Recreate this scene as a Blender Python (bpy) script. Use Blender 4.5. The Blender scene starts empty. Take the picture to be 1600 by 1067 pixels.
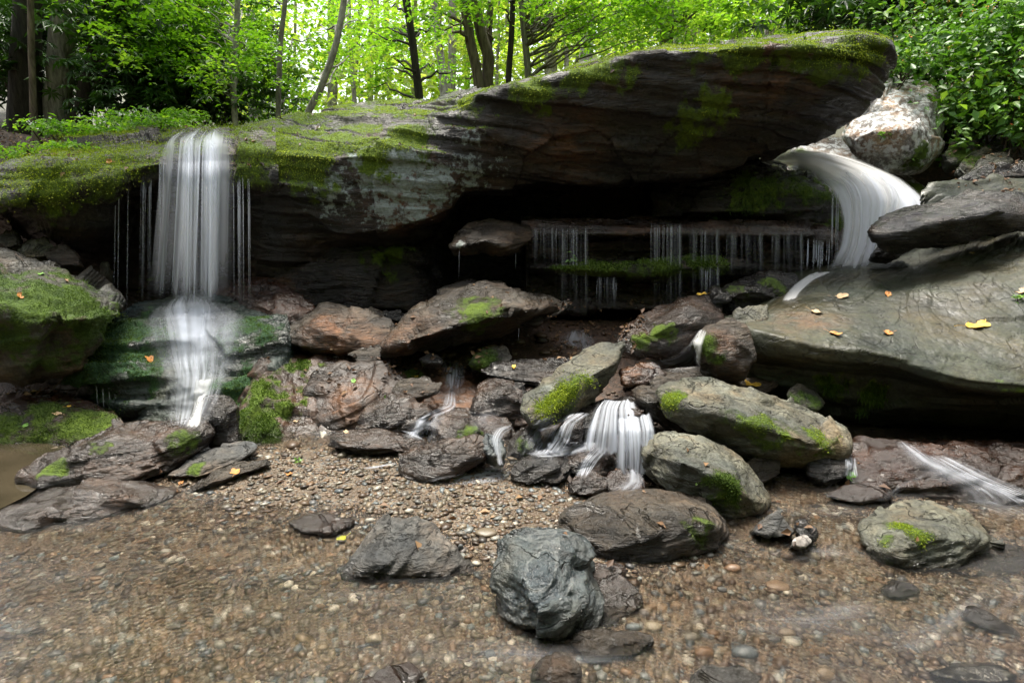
import bpy, bmesh, math, random
import numpy as np
from mathutils import Vector
from mathutils.bvhtree import BVHTree

SC = bpy.context.scene
COL = SC.collection
R = math.radians

# ------------------------------------------------------------------ camera, world, sun, exposure
CX, CY, F, HC, PITCH = 800.0, 533.5, 889.0, 1.5, R(12.3)
cd = bpy.data.cameras.new('camera'); cam = bpy.data.objects.new('camera', cd); COL.objects.link(cam)
cd.lens = 20.0; cd.sensor_width = 36.0; cd.clip_start = 0.05; cd.clip_end = 500
cam.location = (0, 0, HC); cam.rotation_euler = (R(90) - PITCH, 0, 0)
SC.camera = cam

SUN_EL, SUN_AZ = R(76), R(-25)
w = bpy.data.worlds.new('World'); SC.world = w; w.use_nodes = True
nt = w.node_tree; nt.nodes.clear()
sky = nt.nodes.new('ShaderNodeTexSky'); sky.sky_type = 'NISHITA'; sky.sun_disc = False
sky.sun_elevation = SUN_EL; sky.sun_rotation = SUN_AZ
sky.air_density = 1.0; sky.dust_density = 3.0; sky.ozone_density = 1.0
hs = nt.nodes.new('ShaderNodeHueSaturation'); hs.inputs['Saturation'].default_value = 0.25
bg = nt.nodes.new('ShaderNodeBackground'); bg.inputs['Strength'].default_value = 0.115
wo = nt.nodes.new('ShaderNodeOutputWorld')
nt.links.new(sky.outputs[0], hs.inputs['Color']); nt.links.new(hs.outputs[0], bg.inputs[0]); nt.links.new(bg.outputs[0], wo.inputs[0])
sl = bpy.data.lights.new('sun', 'SUN'); sl.energy = 2.6; sl.angle = R(20); sl.color = (1, .94, .83)
so = bpy.data.objects.new('sun', sl); COL.objects.link(so)
so.rotation_euler = (-(R(90) - SUN_EL), 0, -SUN_AZ); so.location = (0, 10, 12)

SC.view_settings.view_transform = 'Standard'; SC.view_settings.look = 'None'
SC.view_settings.gamma = 1; SC.view_settings.exposure = 1.75
SC.cycles.use_denoising = True
SC.cycles.max_bounces = 8; SC.cycles.transparent_max_bounces = 24
SC.cycles.caustics_reflective = False

# ------------------------------------------------------------------ geometry helpers
rng = np.random.default_rng(7); random.seed(7)

def ray(px, py):
    u = (px - CX) / F; v = (CY - py) / F
    return (u, math.cos(PITCH) + v * math.sin(PITCH), -math.sin(PITCH) + v * math.cos(PITCH))
def A(px, py, Y):                       # the world point at distance Y seen at a photo position
    d = ray(px, py); t = Y / d[1]
    return (d[0] * t, Y, HC + d[2] * t)
def G(px, py, z=0.0):
    d = ray(px, py); t = (z - HC) / d[2]
    return (d[0] * t, d[1] * t, z)

def vnoise(P, seed=0):
    P = np.asarray(P, float); I = np.floor(P).astype(np.int64); f = P - I
    f = f * f * f * (f * (f * 6 - 15) + 10)
    I = I.astype(np.uint32)
    out = 0
    with np.errstate(over='ignore'):
        for dx in (0, 1):
            wx = f[:, 0] if dx else 1 - f[:, 0]
            for dy in (0, 1):
                wy = f[:, 1] if dy else 1 - f[:, 1]
                for dz in (0, 1):
                    wz = f[:, 2] if dz else 1 - f[:, 2]
                    h = ((I[:, 0] + np.uint32(dx)) * np.uint32(374761393) + (I[:, 1] + np.uint32(dy)) * np.uint32(668265263)
                         + (I[:, 2] + np.uint32(dz)) * np.uint32(2246822519) + np.uint32((seed * 3266489917) & 0xffffffff))
                    h = (h ^ (h >> np.uint32(15))) * np.uint32(2246822519)
                    h = (h ^ (h >> np.uint32(13))) * np.uint32(3266489917)
                    h = h ^ (h >> np.uint32(16))
                    out = out + wx * wy * wz * (h.astype(float) / 2147483648.0 - 1)
    return out
def fbm(P, octv=4, seed=0, gain=0.5):
    P = np.asarray(P, float); s = 0; a = 1; t = 0
    for i in range(octv):
        s = s + a * vnoise(P * 2.03 ** i + i * 17.1, seed + i); t += a; a *= gain
    return s / t
def hash01(c, k, seed):
    I = np.floor(c).astype(np.int64).astype(np.uint32)
    with np.errstate(over='ignore'):
        h = I[:, 0] * np.uint32(374761393) + I[:, 1] * np.uint32(668265263) + I[:, 2] * np.uint32(2246822519) + np.uint32((seed * 977 + k * 40503 + 7) * 2654435761 & 0xffffffff)
        h = (h ^ (h >> np.uint32(15))) * np.uint32(2246822519); h = (h ^ (h >> np.uint32(13))) * np.uint32(3266489917); h = h ^ (h >> np.uint32(16))
    return h.astype(np.float32) / 2147483648.0 - 1
def chips(P, scale, seed=0):
    """flat broken facets: each cell of a scattered lattice is one tilted plane"""
    Q = np.asarray(P, float) * scale; I = np.floor(Q); best = np.full(len(Q), 9.); bc = np.zeros_like(Q); bp_ = np.zeros_like(Q)
    for dx in (-1, 0, 1):
        for dy in (-1, 0, 1):
            for dz in (-1, 0, 1):
                c = I + np.array([dx, dy, dz])
                pt = c + .5 + np.stack([hash01(c, k, seed) for k in range(3)], 1) * .45; d = np.sum((Q - pt) ** 2, axis=1)
                k = d < best; best[k] = d[k]; bc[k] = c[k]; bp_[k] = pt[k]
    j = np.stack([hash01(bc, k, seed) for k in range(3, 7)], 1)
    return (np.sum((Q - bp_) * j[:, :3], 1) * 1. + j[:, 3] * .45) / scale
def smooth(a, b, x):
    t = np.clip((x - a) / (b - a), 0, 1); return t * t * (3 - 2 * t)

def vnormals(V, Fc):
    a, b, c = V[Fc[:, 0]], V[Fc[:, 1]], V[Fc[:, 2]]
    n = np.cross(b - a, c - a)
    if Fc.shape[1] == 4: n = n + np.cross(c - a, V[Fc[:, 3]] - a)
    N = np.zeros_like(V)
    for k in range(Fc.shape[1]):
        for ax in range(3): N[:, ax] += np.bincount(Fc[:, k], n[:, ax], len(V))
    return N / np.maximum(np.linalg.norm(N, axis=1), 1e-12)[:, None]

def mk(name, V, Fc, mat, parent=None, origin=None, attrs=None, uv=None, shade=True):
    V = np.asarray(V, float); Fc = np.asarray(Fc, int)
    if origin is None: origin = np.zeros(3) if parent is None else np.array(parent.matrix_basis.translation)
    origin = np.array(origin, float)
    me = bpy.data.meshes.new(name); k = Fc.shape[1]
    me.vertices.add(len(V)); me.vertices.foreach_set('co', (V - origin).ravel().astype(np.float32))
    me.loops.add(Fc.size); me.loops.foreach_set('vertex_index', Fc.ravel().astype(np.int32))
    me.polygons.add(len(Fc)); me.polygons.foreach_set('loop_start', np.arange(0, Fc.size, k, dtype=np.int32))
    me.polygons.foreach_set('loop_total', np.full(len(Fc), k, np.int32))
    if uv is not None:
        l = me.uv_layers.new(name='UVMap'); l.data.foreach_set('uv', np.asarray(uv)[Fc.ravel()].ravel().astype(np.float32))
    for an, av in (attrs or {}).items():
        at = me.attributes.new(an, 'FLOAT', 'POINT'); at.data.foreach_set('value', np.asarray(av, np.float32))
    me.update(calc_edges=True); me.validate()
    if shade: me.polygons.foreach_set('use_smooth', np.ones(len(me.polygons), bool))
    ob = bpy.data.objects.new(name, me); COL.objects.link(ob)
    if mat: me.materials.append(mat)
    if parent is not None:
        ob.parent = parent
        ob.location = tuple(origin - np.array(parent.matrix_basis.translation))
    else: ob.location = tuple(origin)
    return ob
def tag(o, label=None, cat=None, group=None, kind=None):
    if label: o['label'] = label
    if cat: o['category'] = cat
    if group: o['group'] = group
    if kind: o['kind'] = kind
    return o
def empty(name, loc, label, cat, group=None):
    o = bpy.data.objects.new(name, None); COL.objects.link(o); o.location = loc; o.empty_display_size = .1
    return tag(o, label, cat, group)
def join(parts):
    V, Fs, n = [], [], 0
    for v, f in parts: V.append(v); Fs.append(np.asarray(f) + n); n += len(v)
    return np.concatenate(V), np.concatenate(Fs)
def grid_faces(nu, nv, closed=False):
    i = np.arange(nu - 1)[:, None]; m = nv if closed else nv - 1; j = np.arange(m)[None, :]
    a = i * nv + j; b = i * nv + (j + 1) % nv
    return np.stack([a, b, b + nv, a + nv], -1).reshape(-1, 4)
def tube(path, rad, sides=8):
    P = np.asarray(path, float); n = len(P); rad = np.broadcast_to(rad, n)
    T = np.gradient(P, axis=0); T /= np.maximum(np.linalg.norm(T, axis=1), 1e-9)[:, None]
    ref = np.array([0.31, 0.95, 0.05]) if abs(T[0][2]) > .7 else np.array([0, 0, 1.])
    U = np.cross(T, ref); U /= np.maximum(np.linalg.norm(U, axis=1), 1e-9)[:, None]; W = np.cross(T, U)
    a = np.linspace(0, 2 * math.pi, sides, endpoint=False)
    V = P[:, None] + rad[:, None, None] * (np.cos(a)[None, :, None] * U[:, None] + np.sin(a)[None, :, None] * W[:, None])
    Fc = grid_faces(n, sides, True)
    return V.reshape(-1, 3), Fc
def crom(C, n):                        # smooth curve through control rows C (m,...) at n even steps
    C = np.asarray(C, float); m = len(C); t = np.linspace(0, m - 1, n); i = np.clip(t.astype(int), 0, m - 2); f = t - i
    sh = (-1,) + (1,) * (C.ndim - 1); f = f.reshape(sh)
    p0 = C[np.maximum(i - 1, 0)]; p1 = C[i]; p2 = C[i + 1]; p3 = C[np.minimum(i + 2, m - 1)]
    m1 = (p2 - p0) * .35; m2 = (p3 - p1) * .35
    return (2 * f**3 - 3 * f**2 + 1) * p1 + (f**3 - 2 * f**2 + f) * m1 + (-2 * f**3 + 3 * f**2) * p2 + (f**3 - f**2) * m2

SURF = []                               # rock and ground surfaces to lay leaves, water and moss upon
def add_surf(V, Fc): SURF.append(BVHTree.FromPolygons(V.tolist(), Fc.tolist()))
def hit(px, py, only=None):
    d = Vector(ray(px, py)).normalized(); o = Vector((0, 0, HC)); best = None
    for b in (only or SURF):
        loc, n, i, dist = b.ray_cast(o, d, 60)
        if loc is not None and (best is None or dist < best[2]): best = (loc, n if n.dot(d) < 0 else -n, dist)
    return best

# ------------------------------------------------------------------ materials
def new_mat(name):
    m = bpy.data.materials.new(name); m.use_nodes = True; t = m.node_tree; t.nodes.clear()
    return m, t
class NB:
    def __init__(s, t): s.t = t
    def n(s, typ, **kw):
        nd = s.t.nodes.new('ShaderNode' + typ)
        for k, v in kw.items():
            if k.startswith('i_'): nd.inputs[k[2:].replace('_', ' ')].default_value = v
            else: setattr(nd, k, v)
        return nd
    def l(s, a, b): s.t.links.new(a, b)
    def math(s, op, a, b=None, clamp=False):
        nd = s.n('Math', operation=op, use_clamp=clamp)
        for i, v in enumerate((a, b)):
            if v is None: continue
            if isinstance(v, (int, float)): nd.inputs[i].default_value = v
            else: s.l(v, nd.inputs[i])
        return nd.outputs[0]
    def ramp(s, x, stops, mode='LINEAR'):
        nd = s.n('ValToRGB'); nd.color_ramp.interpolation = mode; e = nd.color_ramp.elements
        while len(e) > 1: e.remove(e[0])
        e[0].position = stops[0][0]; e[0].color = tuple(stops[0][1]) + (1,) if len(stops[0][1]) == 3 else stops[0][1]
        for p, c in stops[1:]:
            k = e.new(p); k.color = tuple(c) + (1,) if len(c) == 3 else c
        s.l(x, nd.inputs[0]); return nd.outputs[0]
    def mr(s, x, a, b, c=0., d=1.):
        nd = s.n('MapRange'); nd.clamp = True; nd.interpolation_type = 'SMOOTHSTEP'
        nd.inputs[1].default_value = a; nd.inputs[2].default_value = b; nd.inputs[3].default_value = c; nd.inputs[4].default_value = d
        s.l(x, nd.inputs[0]); return nd.outputs[0]
    def mix(s, f, a, b, blend='MIX'):
        nd = s.n('Mix', data_type='RGBA', blend_type=blend)
        for k, v in ((0, f), (6, a), (7, b)):
            if isinstance(v, (int, float)): nd.inputs[k].default_value = v
            elif isinstance(v, tuple): nd.inputs[k].default_value = v + (1,) if len(v) == 3 else v
            else: s.l(v, nd.inputs[k])
        return nd.outputs[2]
    def noise(s, vec, scale, detail=6, rough=.55, dist=0):
        nd = s.n('TexNoise', i_Scale=scale, i_Detail=detail, i_Roughness=rough, i_Distortion=dist)
        if vec is not None: s.l(vec, nd.inputs['Vector'])
        return nd.outputs[0]
    def attr(s, name): return s.n('Attribute', attribute_name=name).outputs['Fac']

def rock_mat(name, dark, mid, light, rough=(.25, .7), strata=5., dip=(0, 0, 0), scale=2.5, bump=.5, lichen=.0,
             lcol=(.42, .45, .42), mossc=((.03, .055, .007), (.13, .2, .014)), vein=0., coat=0.):
    m, t = new_mat(name); b = NB(t)
    tc = b.n('TexCoord').outputs['Object']
    mp = b.n('Mapping'); mp.inputs['Rotation'].default_value = dip; mp.inputs['Scale'].default_value = (1, 1, strata); b.l(tc, mp.inputs[0])
    v = mp.outputs[0]
    n1 = b.noise(v, scale, 9, .62, .4); n2 = b.noise(tc, scale * .7, 5, .55); n3 = b.noise(tc, 46, 6, .7); n4 = b.noise(v, scale * 5, 7, .65)
    f = b.math('ADD', b.math('MULTIPLY', n1, .6), b.math('ADD', b.math('MULTIPLY', n2, .25), b.math('MULTIPLY', n4, .15)))
    col = b.ramp(f, [(.36, dark), (.5, mid), (.64, light)])
    g = b.mr(n3, .25, .75, .45, 1.55)
    cg = b.n('CombineColor'); [b.l(g, cg.inputs[i]) for i in range(3)]
    col = b.mix(1.0, col, cg.outputs[0], 'MULTIPLY')
    # mineral tint: slow shifts between warm and cool
    tint = b.ramp(b.noise(tc, 2.4, 5, .6), [(.34, (.72, .86, 1.0)), (.5, (1., .97, .9)), (.66, (1.45, 1.02, .66))])
    col = b.mix(.85, col, tint, 'MULTIPLY')
    # hairline cracks along the bedding
    ck = b.math('ABSOLUTE', b.math('SUBTRACT', b.noise(v, scale * 1.1, 4, .5, .8), .5))
    crack = b.mr(ck, 0, .012, 1, 0)
    col = b.mix(b.math('MULTIPLY', crack, .65), col, (.006, .005, .004))
    if vein:
        vk = b.math('ABSOLUTE', b.math('SUBTRACT', b.noise(v, scale * .8, 5, .55, 1.2), .47))
        col = b.mix(b.math('MULTIPLY', b.mr(vk, 0, .03, 1, 0), vein), col, (.5, .5, .46))
    # rust staining, lichen, moss: painted where they grow
    rs = b.math('MULTIPLY', b.attr('rust'), b.mr(b.noise(tc, 6, 6, .65), .3, .6))
    col = b.mix(rs, col, b.ramp(n4, [(.35, (.05, .018, .007)), (.65, (.27, .12, .05))]))
    pl = b.math('ADD', b.attr('pale'), lichen)
    pk = b.mr(b.math('ADD', b.noise(tc, 14, 8, .68), b.math('MULTIPLY', pl, .45)), .68, .8)
    pk = b.math('MULTIPLY', pk, b.mr(pl, .0, .15))
    col = b.mix(pk, col, b.ramp(n3, [(.3, tuple(c * .55 for c in lcol)), (.7, lcol)]))
    ms = b.attr('moss')
    mk_ = b.mr(b.math('ADD', b.math('MULTIPLY', b.noise(tc, 24, 8, .7), 1.5), b.math('MULTIPLY', ms, .9)), .88, 1.34)
    mk_ = b.math('MULTIPLY', mk_, b.mr(ms, .02, .2))
    mcol = b.ramp(b.math('ADD', b.math('MULTIPLY', b.noise(tc, 26, 6, .7), .6), b.math('MULTIPLY', b.noise(tc, 3, 3), .4)), [(.36, mossc[0]), (.62, mossc[1])])
    col = b.mix(mk_, col, mcol)
    ro = b.mr(b.math('ADD', b.math('MULTIPLY', n2, .6), b.math('MULTIPLY', n4, .4)), .38, .62, rough[0], rough[1])
    ro = b.math('MAXIMUM', ro, b.math('MULTIPLY', b.math('MAXIMUM', mk_, b.math('MULTIPLY', pk, .8)), .92))
    pz = b.n('SeparateXYZ'); b.l(b.n('NewGeometry').outputs['Position'], pz.inputs[0])
    wet = b.mr(b.math('ADD', pz.outputs[2], b.math('MULTIPLY', b.math('SUBTRACT', n2, .5), .12)), .02, .075, 1, 0)
    col = b.mix(b.math('MULTIPLY', wet, .62), col, (.012, .009, .006)); ro = b.math('MULTIPLY', ro, b.math('SUBTRACT', 1., b.math('MULTIPLY', wet, .65)))
    hgt = b.math('ADD', b.math('ADD', b.math('MULTIPLY', n1, 1.0), b.math('MULTIPLY', n4, .55)), b.math('ADD', b.math('MULTIPLY', n3, .16), b.math('MULTIPLY', crack, -.35)))
    hgt = b.math('ADD', hgt, b.math('MULTIPLY', mk_, b.math('MULTIPLY', b.noise(tc, 90, 3, .7), .6)))
    bp = b.n('Bump', i_Strength=bump, i_Distance=.05); b.l(hgt, bp.inputs['Height'])
    pb = b.n('BsdfPrincipled'); b.l(col, pb.inputs['Base Color']); b.l(ro, pb.inputs['Roughness']); b.l(bp.outputs[0], pb.inputs['Normal'])
    if coat: b.l(b.math('MULTIPLY', b.math('SUBTRACT', 1., mk_), coat), pb.inputs['Coat Weight']); b.l(bp.outputs[0], pb.inputs['Coat Normal']); b.l(b.mr(n2, .4, .6, .14, .4), pb.inputs['Coat Roughness'])
    o = b.n('OutputMaterial'); b.l(pb.outputs[0], o.inputs[0])
    return m

def leaf_mat(name, stops, trans=.5, gloss=.45, back=None):
    m, t = new_mat(name); b = NB(t)
    c = b.ramp(b.attr('tone'), stops)
    ct = b.mix(1.0, c, back or (1.2, 1.25, .42), 'MULTIPLY')
    p = b.n('BsdfPrincipled', i_Roughness=gloss); b.l(c, p.inputs['Base Color'])
    tr = b.n('BsdfTranslucent'); b.l(ct, tr.inputs[0])
    mx = b.n('MixShader'); mx.inputs[0].default_value = trans; b.l(p.outputs[0], mx.inputs[1]); b.l(tr.outputs[0], mx.inputs[2])
    o = b.n('OutputMaterial'); b.l(mx.outputs[0], o.inputs[0]); return m
def plain_mat(name, c1, c2, scale=8, rough=.8, stretch=(1, 1, 1), bump=.3, lo=.35, hi=.65):
    m, t = new_mat(name); b = NB(t)
    tc = b.n('TexCoord').outputs['Object']; mp = b.n('Mapping'); mp.inputs['Scale'].default_value = stretch; b.l(tc, mp.inputs[0])
    n = b.noise(mp.outputs[0], scale, 8, .65, .3)
    p = b.n('BsdfPrincipled', i_Roughness=rough); b.l(b.ramp(n, [(lo, c1), (hi, c2)]), p.inputs['Base Color'])
    bp = b.n('Bump', i_Strength=bump, i_Distance=.04); b.l(n, bp.inputs['Height']); b.l(bp.outputs[0], p.inputs['Normal'])
    o = b.n('OutputMaterial'); b.l(p.outputs[0], o.inputs[0]); return m
def silk_mat(name, fx, fy, lo, hi, amax, amin=0., col=(.86, .9, .99), det=2.):
    m, t = new_mat(name); b = NB(t)
    uv = b.n('UVMap').outputs[0]; mp = b.n('Mapping'); mp.inputs['Scale'].default_value = (fx, fy, 1); b.l(uv, mp.inputs[0])
    n = b.noise(mp.outputs[0], 1.0, det, .5, .0)
    al = b.math('MULTIPLY', b.mr(n, lo, hi, amin, amax), b.attr('dens'), True)
    df = b.n('BsdfDiffuse'); df.inputs[0].default_value = col + (1,)
    tr = b.n('BsdfTranslucent'); tr.inputs[0].default_value = col + (1,)
    m1 = b.n('MixShader'); m1.inputs[0].default_value = .58; b.l(df.outputs[0], m1.inputs[1]); b.l(tr.outputs[0], m1.inputs[2])
    tp = b.n('BsdfTransparent'); m2 = b.n('MixShader'); b.l(al, m2.inputs[0]); b.l(tp.outputs[0], m2.inputs[1]); b.l(m1.outputs[0], m2.inputs[2])
    o = b.n('OutputMaterial'); b.l(m2.outputs[0], o.inputs[0]); return m

D1 = (R(4), R(-6), 0)
M_LEDGE = rock_mat('ledge rock', (.006, .005, .004), (.018, .014, .0115), (.052, .042, .035), (.3, .75), 5, (R(5), R(7), 0), 1.6, .7, lcol=(.34, .4, .4))
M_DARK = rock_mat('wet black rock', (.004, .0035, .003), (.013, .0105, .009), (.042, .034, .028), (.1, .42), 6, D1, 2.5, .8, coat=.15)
M_BROWN = rock_mat('wet brown rock', (.008, .005, .0035), (.026, .016, .011), (.07, .048, .036), (.08, .4), 4, D1, 3, .7, coat=.2)
M_SLATE = rock_mat('brown slate', (.014, .0105, .008), (.034, .025, .0165), (.085, .067, .048), (.22, .65), 5, D1, 3, .9)
M_GREY = rock_mat('grey boulder rock', (.03, .029, .023), (.08, .078, .056), (.19, .188, .15), (.35, .8), 2.5, (R(20), R(15), 0), 3, .85)
M_BLUE = rock_mat('blue green schist', (.006, .009, .0105), (.026, .037, .042), (.085, .095, .088), (.2, .55), 1.4, (R(40), R(25), R(20)), 3.2, .9, vein=.14, coat=0.5)
M_PYR = rock_mat('grey fissile rock', (.022, .021, .02), (.07, .067, .063), (.15, .143, .136), (.35, .75), 5, (R(10), R(48), R(10)), 3, .9)
M_OLIVE = rock_mat('olive wet slab rock', (.011, .0125, .007), (.028, .031, .017), (.05, .054, .032), (.36, .78), 1.5, D1, 2.6, .4)
M_WHITE = rock_mat('pale lichen boulder rock', (.10, .085, .075), (.22, .195, .18), (.38, .36, .34), (.7, .95), 1.3, (0, 0, 0), 4, .5, lichen=.5, lcol=(.75, .76, .76))
M_RUST = rock_mat('rust stained bedrock', (.015, .007, .004), (.018, .0075, .0035), (.046, .021, .0105), (.13, .42), 2.2, (R(25), R(10), 0), 2.4, .8, coat=.08)
M_TAN = rock_mat('tan bedrock', (.006, .004, .003), (.022, .0125, .0075), (.06, .036, .023), (.26, .62), 2, (R(30), R(15), 0), 2.2, .6, coat=.04)
MOSSY = ((.02, .045, .008), (.085, .14, .014))
M_MOSSR = rock_mat('mossy bank rock', (.015, .014, .010), (.04, .036, .026), (.09, .08, .06), (.35, .8), 3, D1, 3, .7, mossc=MOSSY)
M_FALLR = rock_mat('blue green rock under fall', (.009, .014, .012), (.024, .035, .03), (.06, .08, .07), (.2, .5), 4, D1, 2.6, .7, mossc=((.012, .04, .018), (.04, .10, .03)), coat=.06)
M_MOSS = leaf_mat('moss fibre', [(0, (.07, .11, .008)), (.5, (.22, .30, .018)), (1, (.42, .47, .05))], .3, .9)
M_MOSSD = leaf_mat('dark moss fibre', [(0, (.02, .045, .006)), (.5, (.06, .11, .01)), (1, (.13, .2, .018))], .3, .9)

# ------------------------------------------------------------------ rock builders
def rough_rock(V, Fc, amp, freq, samp=0., sfreq=10., dip=(.08, .05), seed=0, fine=1., chip=.1):
    N = vnormals(V, Fc)
    s = V[:, 2] - dip[0] * V[:, 0] - dip[1] * V[:, 1] + .06 * fbm(V * 1.1, 3, seed + 40)
    d = amp * fbm(V * freq, 6, seed, .55)
    d = d + amp * .5 * (.3 - np.abs(fbm(V * freq * 1.7, 4, seed + 9)))   # chipped ridges
    if chip: d = d + chip * chips(V + .05 * fbm(V * 5, 2, seed + 31)[:, None], freq * .55, seed + 21) + chip * .6 * chips(V, freq * 1.5, seed + 23)
    d = d + fine * .006 * fbm(V * np.array([14, 14, 26.]), 3, seed + 77)
    if samp:
        for k, (fq, am) in enumerate(((sfreq, 1.), (sfreq * 2.7, .38))):
            c = s * fq + .25 * fbm(V * 2.3, 2, seed + 60 + k); i = np.floor(c); f = c - i
            def lay(ii): return vnoise(np.stack([V[:, 0] * 1.0, V[:, 1] * 1.0, ii * 7.31], 1), seed + 50 + k)
            d = d + samp * am * (lay(i) + (lay(i + 1) - lay(i)) * smooth(.82, 1., f))
    return V + N * d[:, None]

def pixels(V):
    x, y, z = V[:, 0], V[:, 1], V[:, 2] - HC
    dp = y * math.cos(PITCH) - z * math.sin(PITCH); up = y * math.sin(PITCH) + z * math.cos(PITCH)
    return CX + F * x / dp, CY - F * up / dp
def blobs(V, lst, seed=0):
    """growth patches: each given as a spot on the rock (photo position, radius in photo units, strength)"""
    m = np.zeros(len(V))
    if not lst: return m
    px, py = pixels(V)
    for it in lst:
        x, y, r = it[:3]; st = it[3] if len(it) > 3 else 1.
        d = np.hypot(px - x, py - y); k = np.where(d < max(12, r * .35))[0]
        k = k if len(k) else np.array([np.argmin(d)])
        c = V[k[np.argmin(V[k, 1])]]; rw = r * c[1] / F
        q = np.linalg.norm((V - c) / np.array([1, 1, 1.]), axis=1) / rw
        m = np.maximum(m, st * np.clip(1.25 - q + .35 * fbm(V * 7, 3, seed), 0, 1))
    return m

def tufts(V, N, mask, n, ln, seed=0, droop=.0, thr=.45):
    r = np.random.default_rng(seed + 5)
    c = np.where(mask > thr)[0]
    if len(c) < 5: return None
    k = r.choice(c, n); k2 = k
    step = np.median(np.linalg.norm(np.diff(V[c[:400]], axis=0), axis=1))
    P = V[k] + r.normal(0, max(step, .004), (n, 3)); nn = N[k]
    P -= nn * np.sum((P - V[k]) * nn, 1)[:, None] + nn * .003
    d = nn + r.normal(0, .55, (n, 3)) + np.array([0, 0, .25 - droop]); d /= np.linalg.norm(d, axis=1)[:, None]
    l = ln * r.uniform(.5, 1.4, n)[:, None]; sd = np.cross(d, r.normal(0, 1, (n, 3))); sd /= np.linalg.norm(sd, axis=1)[:, None]
    sd *= l * .22
    mid = P + d * l * .5; tip = P + d * l + np.array([0, 0, -.25 - droop]) * l
    VV = np.stack([P - sd * .6, P + sd * .6, mid + sd, tip, mid - sd], 1).reshape(-1, 3)
    b = np.arange(n)[:, None] * 5
    FF = np.concatenate([b + np.array([0, 1, 2, 4]), b + np.array([4, 2, 3, 3])]) if False else np.concatenate([b + [0, 1, 2], b + [0, 2, 4], b + [4, 2, 3]])
    tone = np.clip(.5 + .5 * fbm(V[k] * 3, 3, seed + 3) + r.normal(0, .2, n), 0, 1)
    return VV, FF, np.repeat(tone, 5)

def finish_rock(name, label, V, Fc, mat, moss=(), rust=(), pale=(), tuft=0, tlen=.012, mossmat=None, seed=0, up=0., cat='rock', kind=None, group=None, droop=0., tthr=.45):
    N = vnormals(V, Fc)
    m = blobs(V, moss, seed)
    if up: m = np.maximum(m, up * smooth(.55, .9, N[:, 2]) * np.clip(.8 + .7 * fbm(V * 1.8, 3, seed + 2), 0, 1))
    if len(moss) or up: m = np.clip(m + (m > .02) * (.75 * fbm(V * 13, 4, seed + 8) + .45 * fbm(V * 4, 2, seed + 6)) - .08, 0, 1) * smooth(0, .25, m)
    a = {'moss': m, 'rust': blobs(V, rust, seed + 1), 'pale': blobs(V, pale, seed + 2)}
    org = np.array([V[:, 0].mean(), V[:, 1].mean(), V[:, 2].min()])
    o = mk(name, V, Fc, mat, None, org, a); tag(o, label, cat, group, kind or 'thing')
    add_surf(V, Fc)
    if tuft:
        t = tufts(V, N, m * np.clip(N[:, 2] + .8, 0, 1), tuft, tlen, seed, droop, tthr)
        if t: mk('moss', t[0], t[1], mossmat or M_MOSS, o, org, {'tone': t[2]})
    return o

def ico(sub):
    bm = bmesh.new(); bmesh.ops.create_icosphere(bm, subdivisions=sub, radius=1)
    V = np.array([v.co[:] for v in bm.verts]); Fc = np.array([[v.index for v in f.verts] for f in bm.faces]); bm.free()
    return V, Fc
ICO = {k: ico(k) for k in (1, 2, 3, 4, 5, 6)}

def hull_shape(pts, sub=5, p=22, seed=0, cuts=9):
    """a rounded block bounded by the faces of the hull of pts"""
    P = np.array(pts, float); c0 = P.mean(0)
    _, _, E = np.linalg.svd(P - c0, full_matrices=False)
    Q = (P - c0) @ E.T; lo, hi = Q.min(0), Q.max(0); cen = (lo + hi) / 2; sc = np.maximum((hi - lo) / 2, .01)
    Q = (Q - cen) / sc
    bm = bmesh.new(); [bm.verts.new(q) for q in Q]
    bmesh.ops.convex_hull(bm, input=bm.verts); bm.normal_update()
    cm = np.mean([v.co[:] for v in bm.verts if v.link_faces], 0)
    pl = []
    for f in bm.faces:
        n = np.array(f.normal); q = np.array(f.verts[0].co); d = n @ (q - cm)
        if d < 0: n, d = -n, -d
        if f.calc_area() < 1e-6: continue
        if all(n @ n2 < .99 for n2, _ in pl): pl.append((n, max(d, .05)))
    bm.free()
    rr = np.random.default_rng(seed); QQ = Q - cm                      # broken-off corners
    for _ in range(cuts):
        n_ = rr.normal(0, 1, 3); n_ /= np.linalg.norm(n_); pl.append((n_, (QQ @ n_).max() * rr.uniform(.86, .97)))
    D, Fc = ICO[sub]
    n = np.array([a for a, _ in pl]); d = np.array([b for _, b in pl])
    q = np.maximum(D @ n.T, 1e-4) / d
    r = 1 / (np.sum(q ** p, 1) ** (1 / p))
    V = D * r[:, None] + cm
    V = (V * sc + cen) @ E + c0
    if np.linalg.det(E) < 0: Fc = Fc[:, ::-1]
    return V, Fc

def boulder(name, label, outline, Yb, Yt, mat, ridge=(), thick=.3, sub=5, amp=.03, freq=4., samp=.008, sfreq=22., dip=(.1, .1), p=34, grow=1.05, seed=None, chip=.1, cuts=9, **kw):
    seed = seed if seed is not None else int(abs(outline[0][0] * 7 + outline[0][1])) % 9973
    o = np.array(outline, float); c = o.mean(0); o = c + (o - c) * grow
    y0, y1 = o[:, 1].min(), o[:, 1].max()
    pts = []
    for x, y in o:
        t = (y - y0) / (y1 - y0); Y = Yt + (Yb - Yt) * t
        pts.append(A(x, y, Y))
        q = c + (np.array([x, y]) - c) * .68
        pts.append(A(q[0], q[1], Y + thick * (.6 + .6 * t)))
        if t > .75: b = A(x, y, Y + .04); pts.append((b[0], b[1] + .06, b[2] - .06))
    for x, y, Y in ridge: pts.append(A(x, y, Y))
    V, Fc = hull_shape(pts, sub, p * 1.5, seed, cuts)
    V = rough_rock(V, Fc, amp, freq, samp, sfreq, dip, seed, 1., chip)
    return finish_rock(name, label, V, Fc, mat, seed=seed, **kw)

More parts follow.
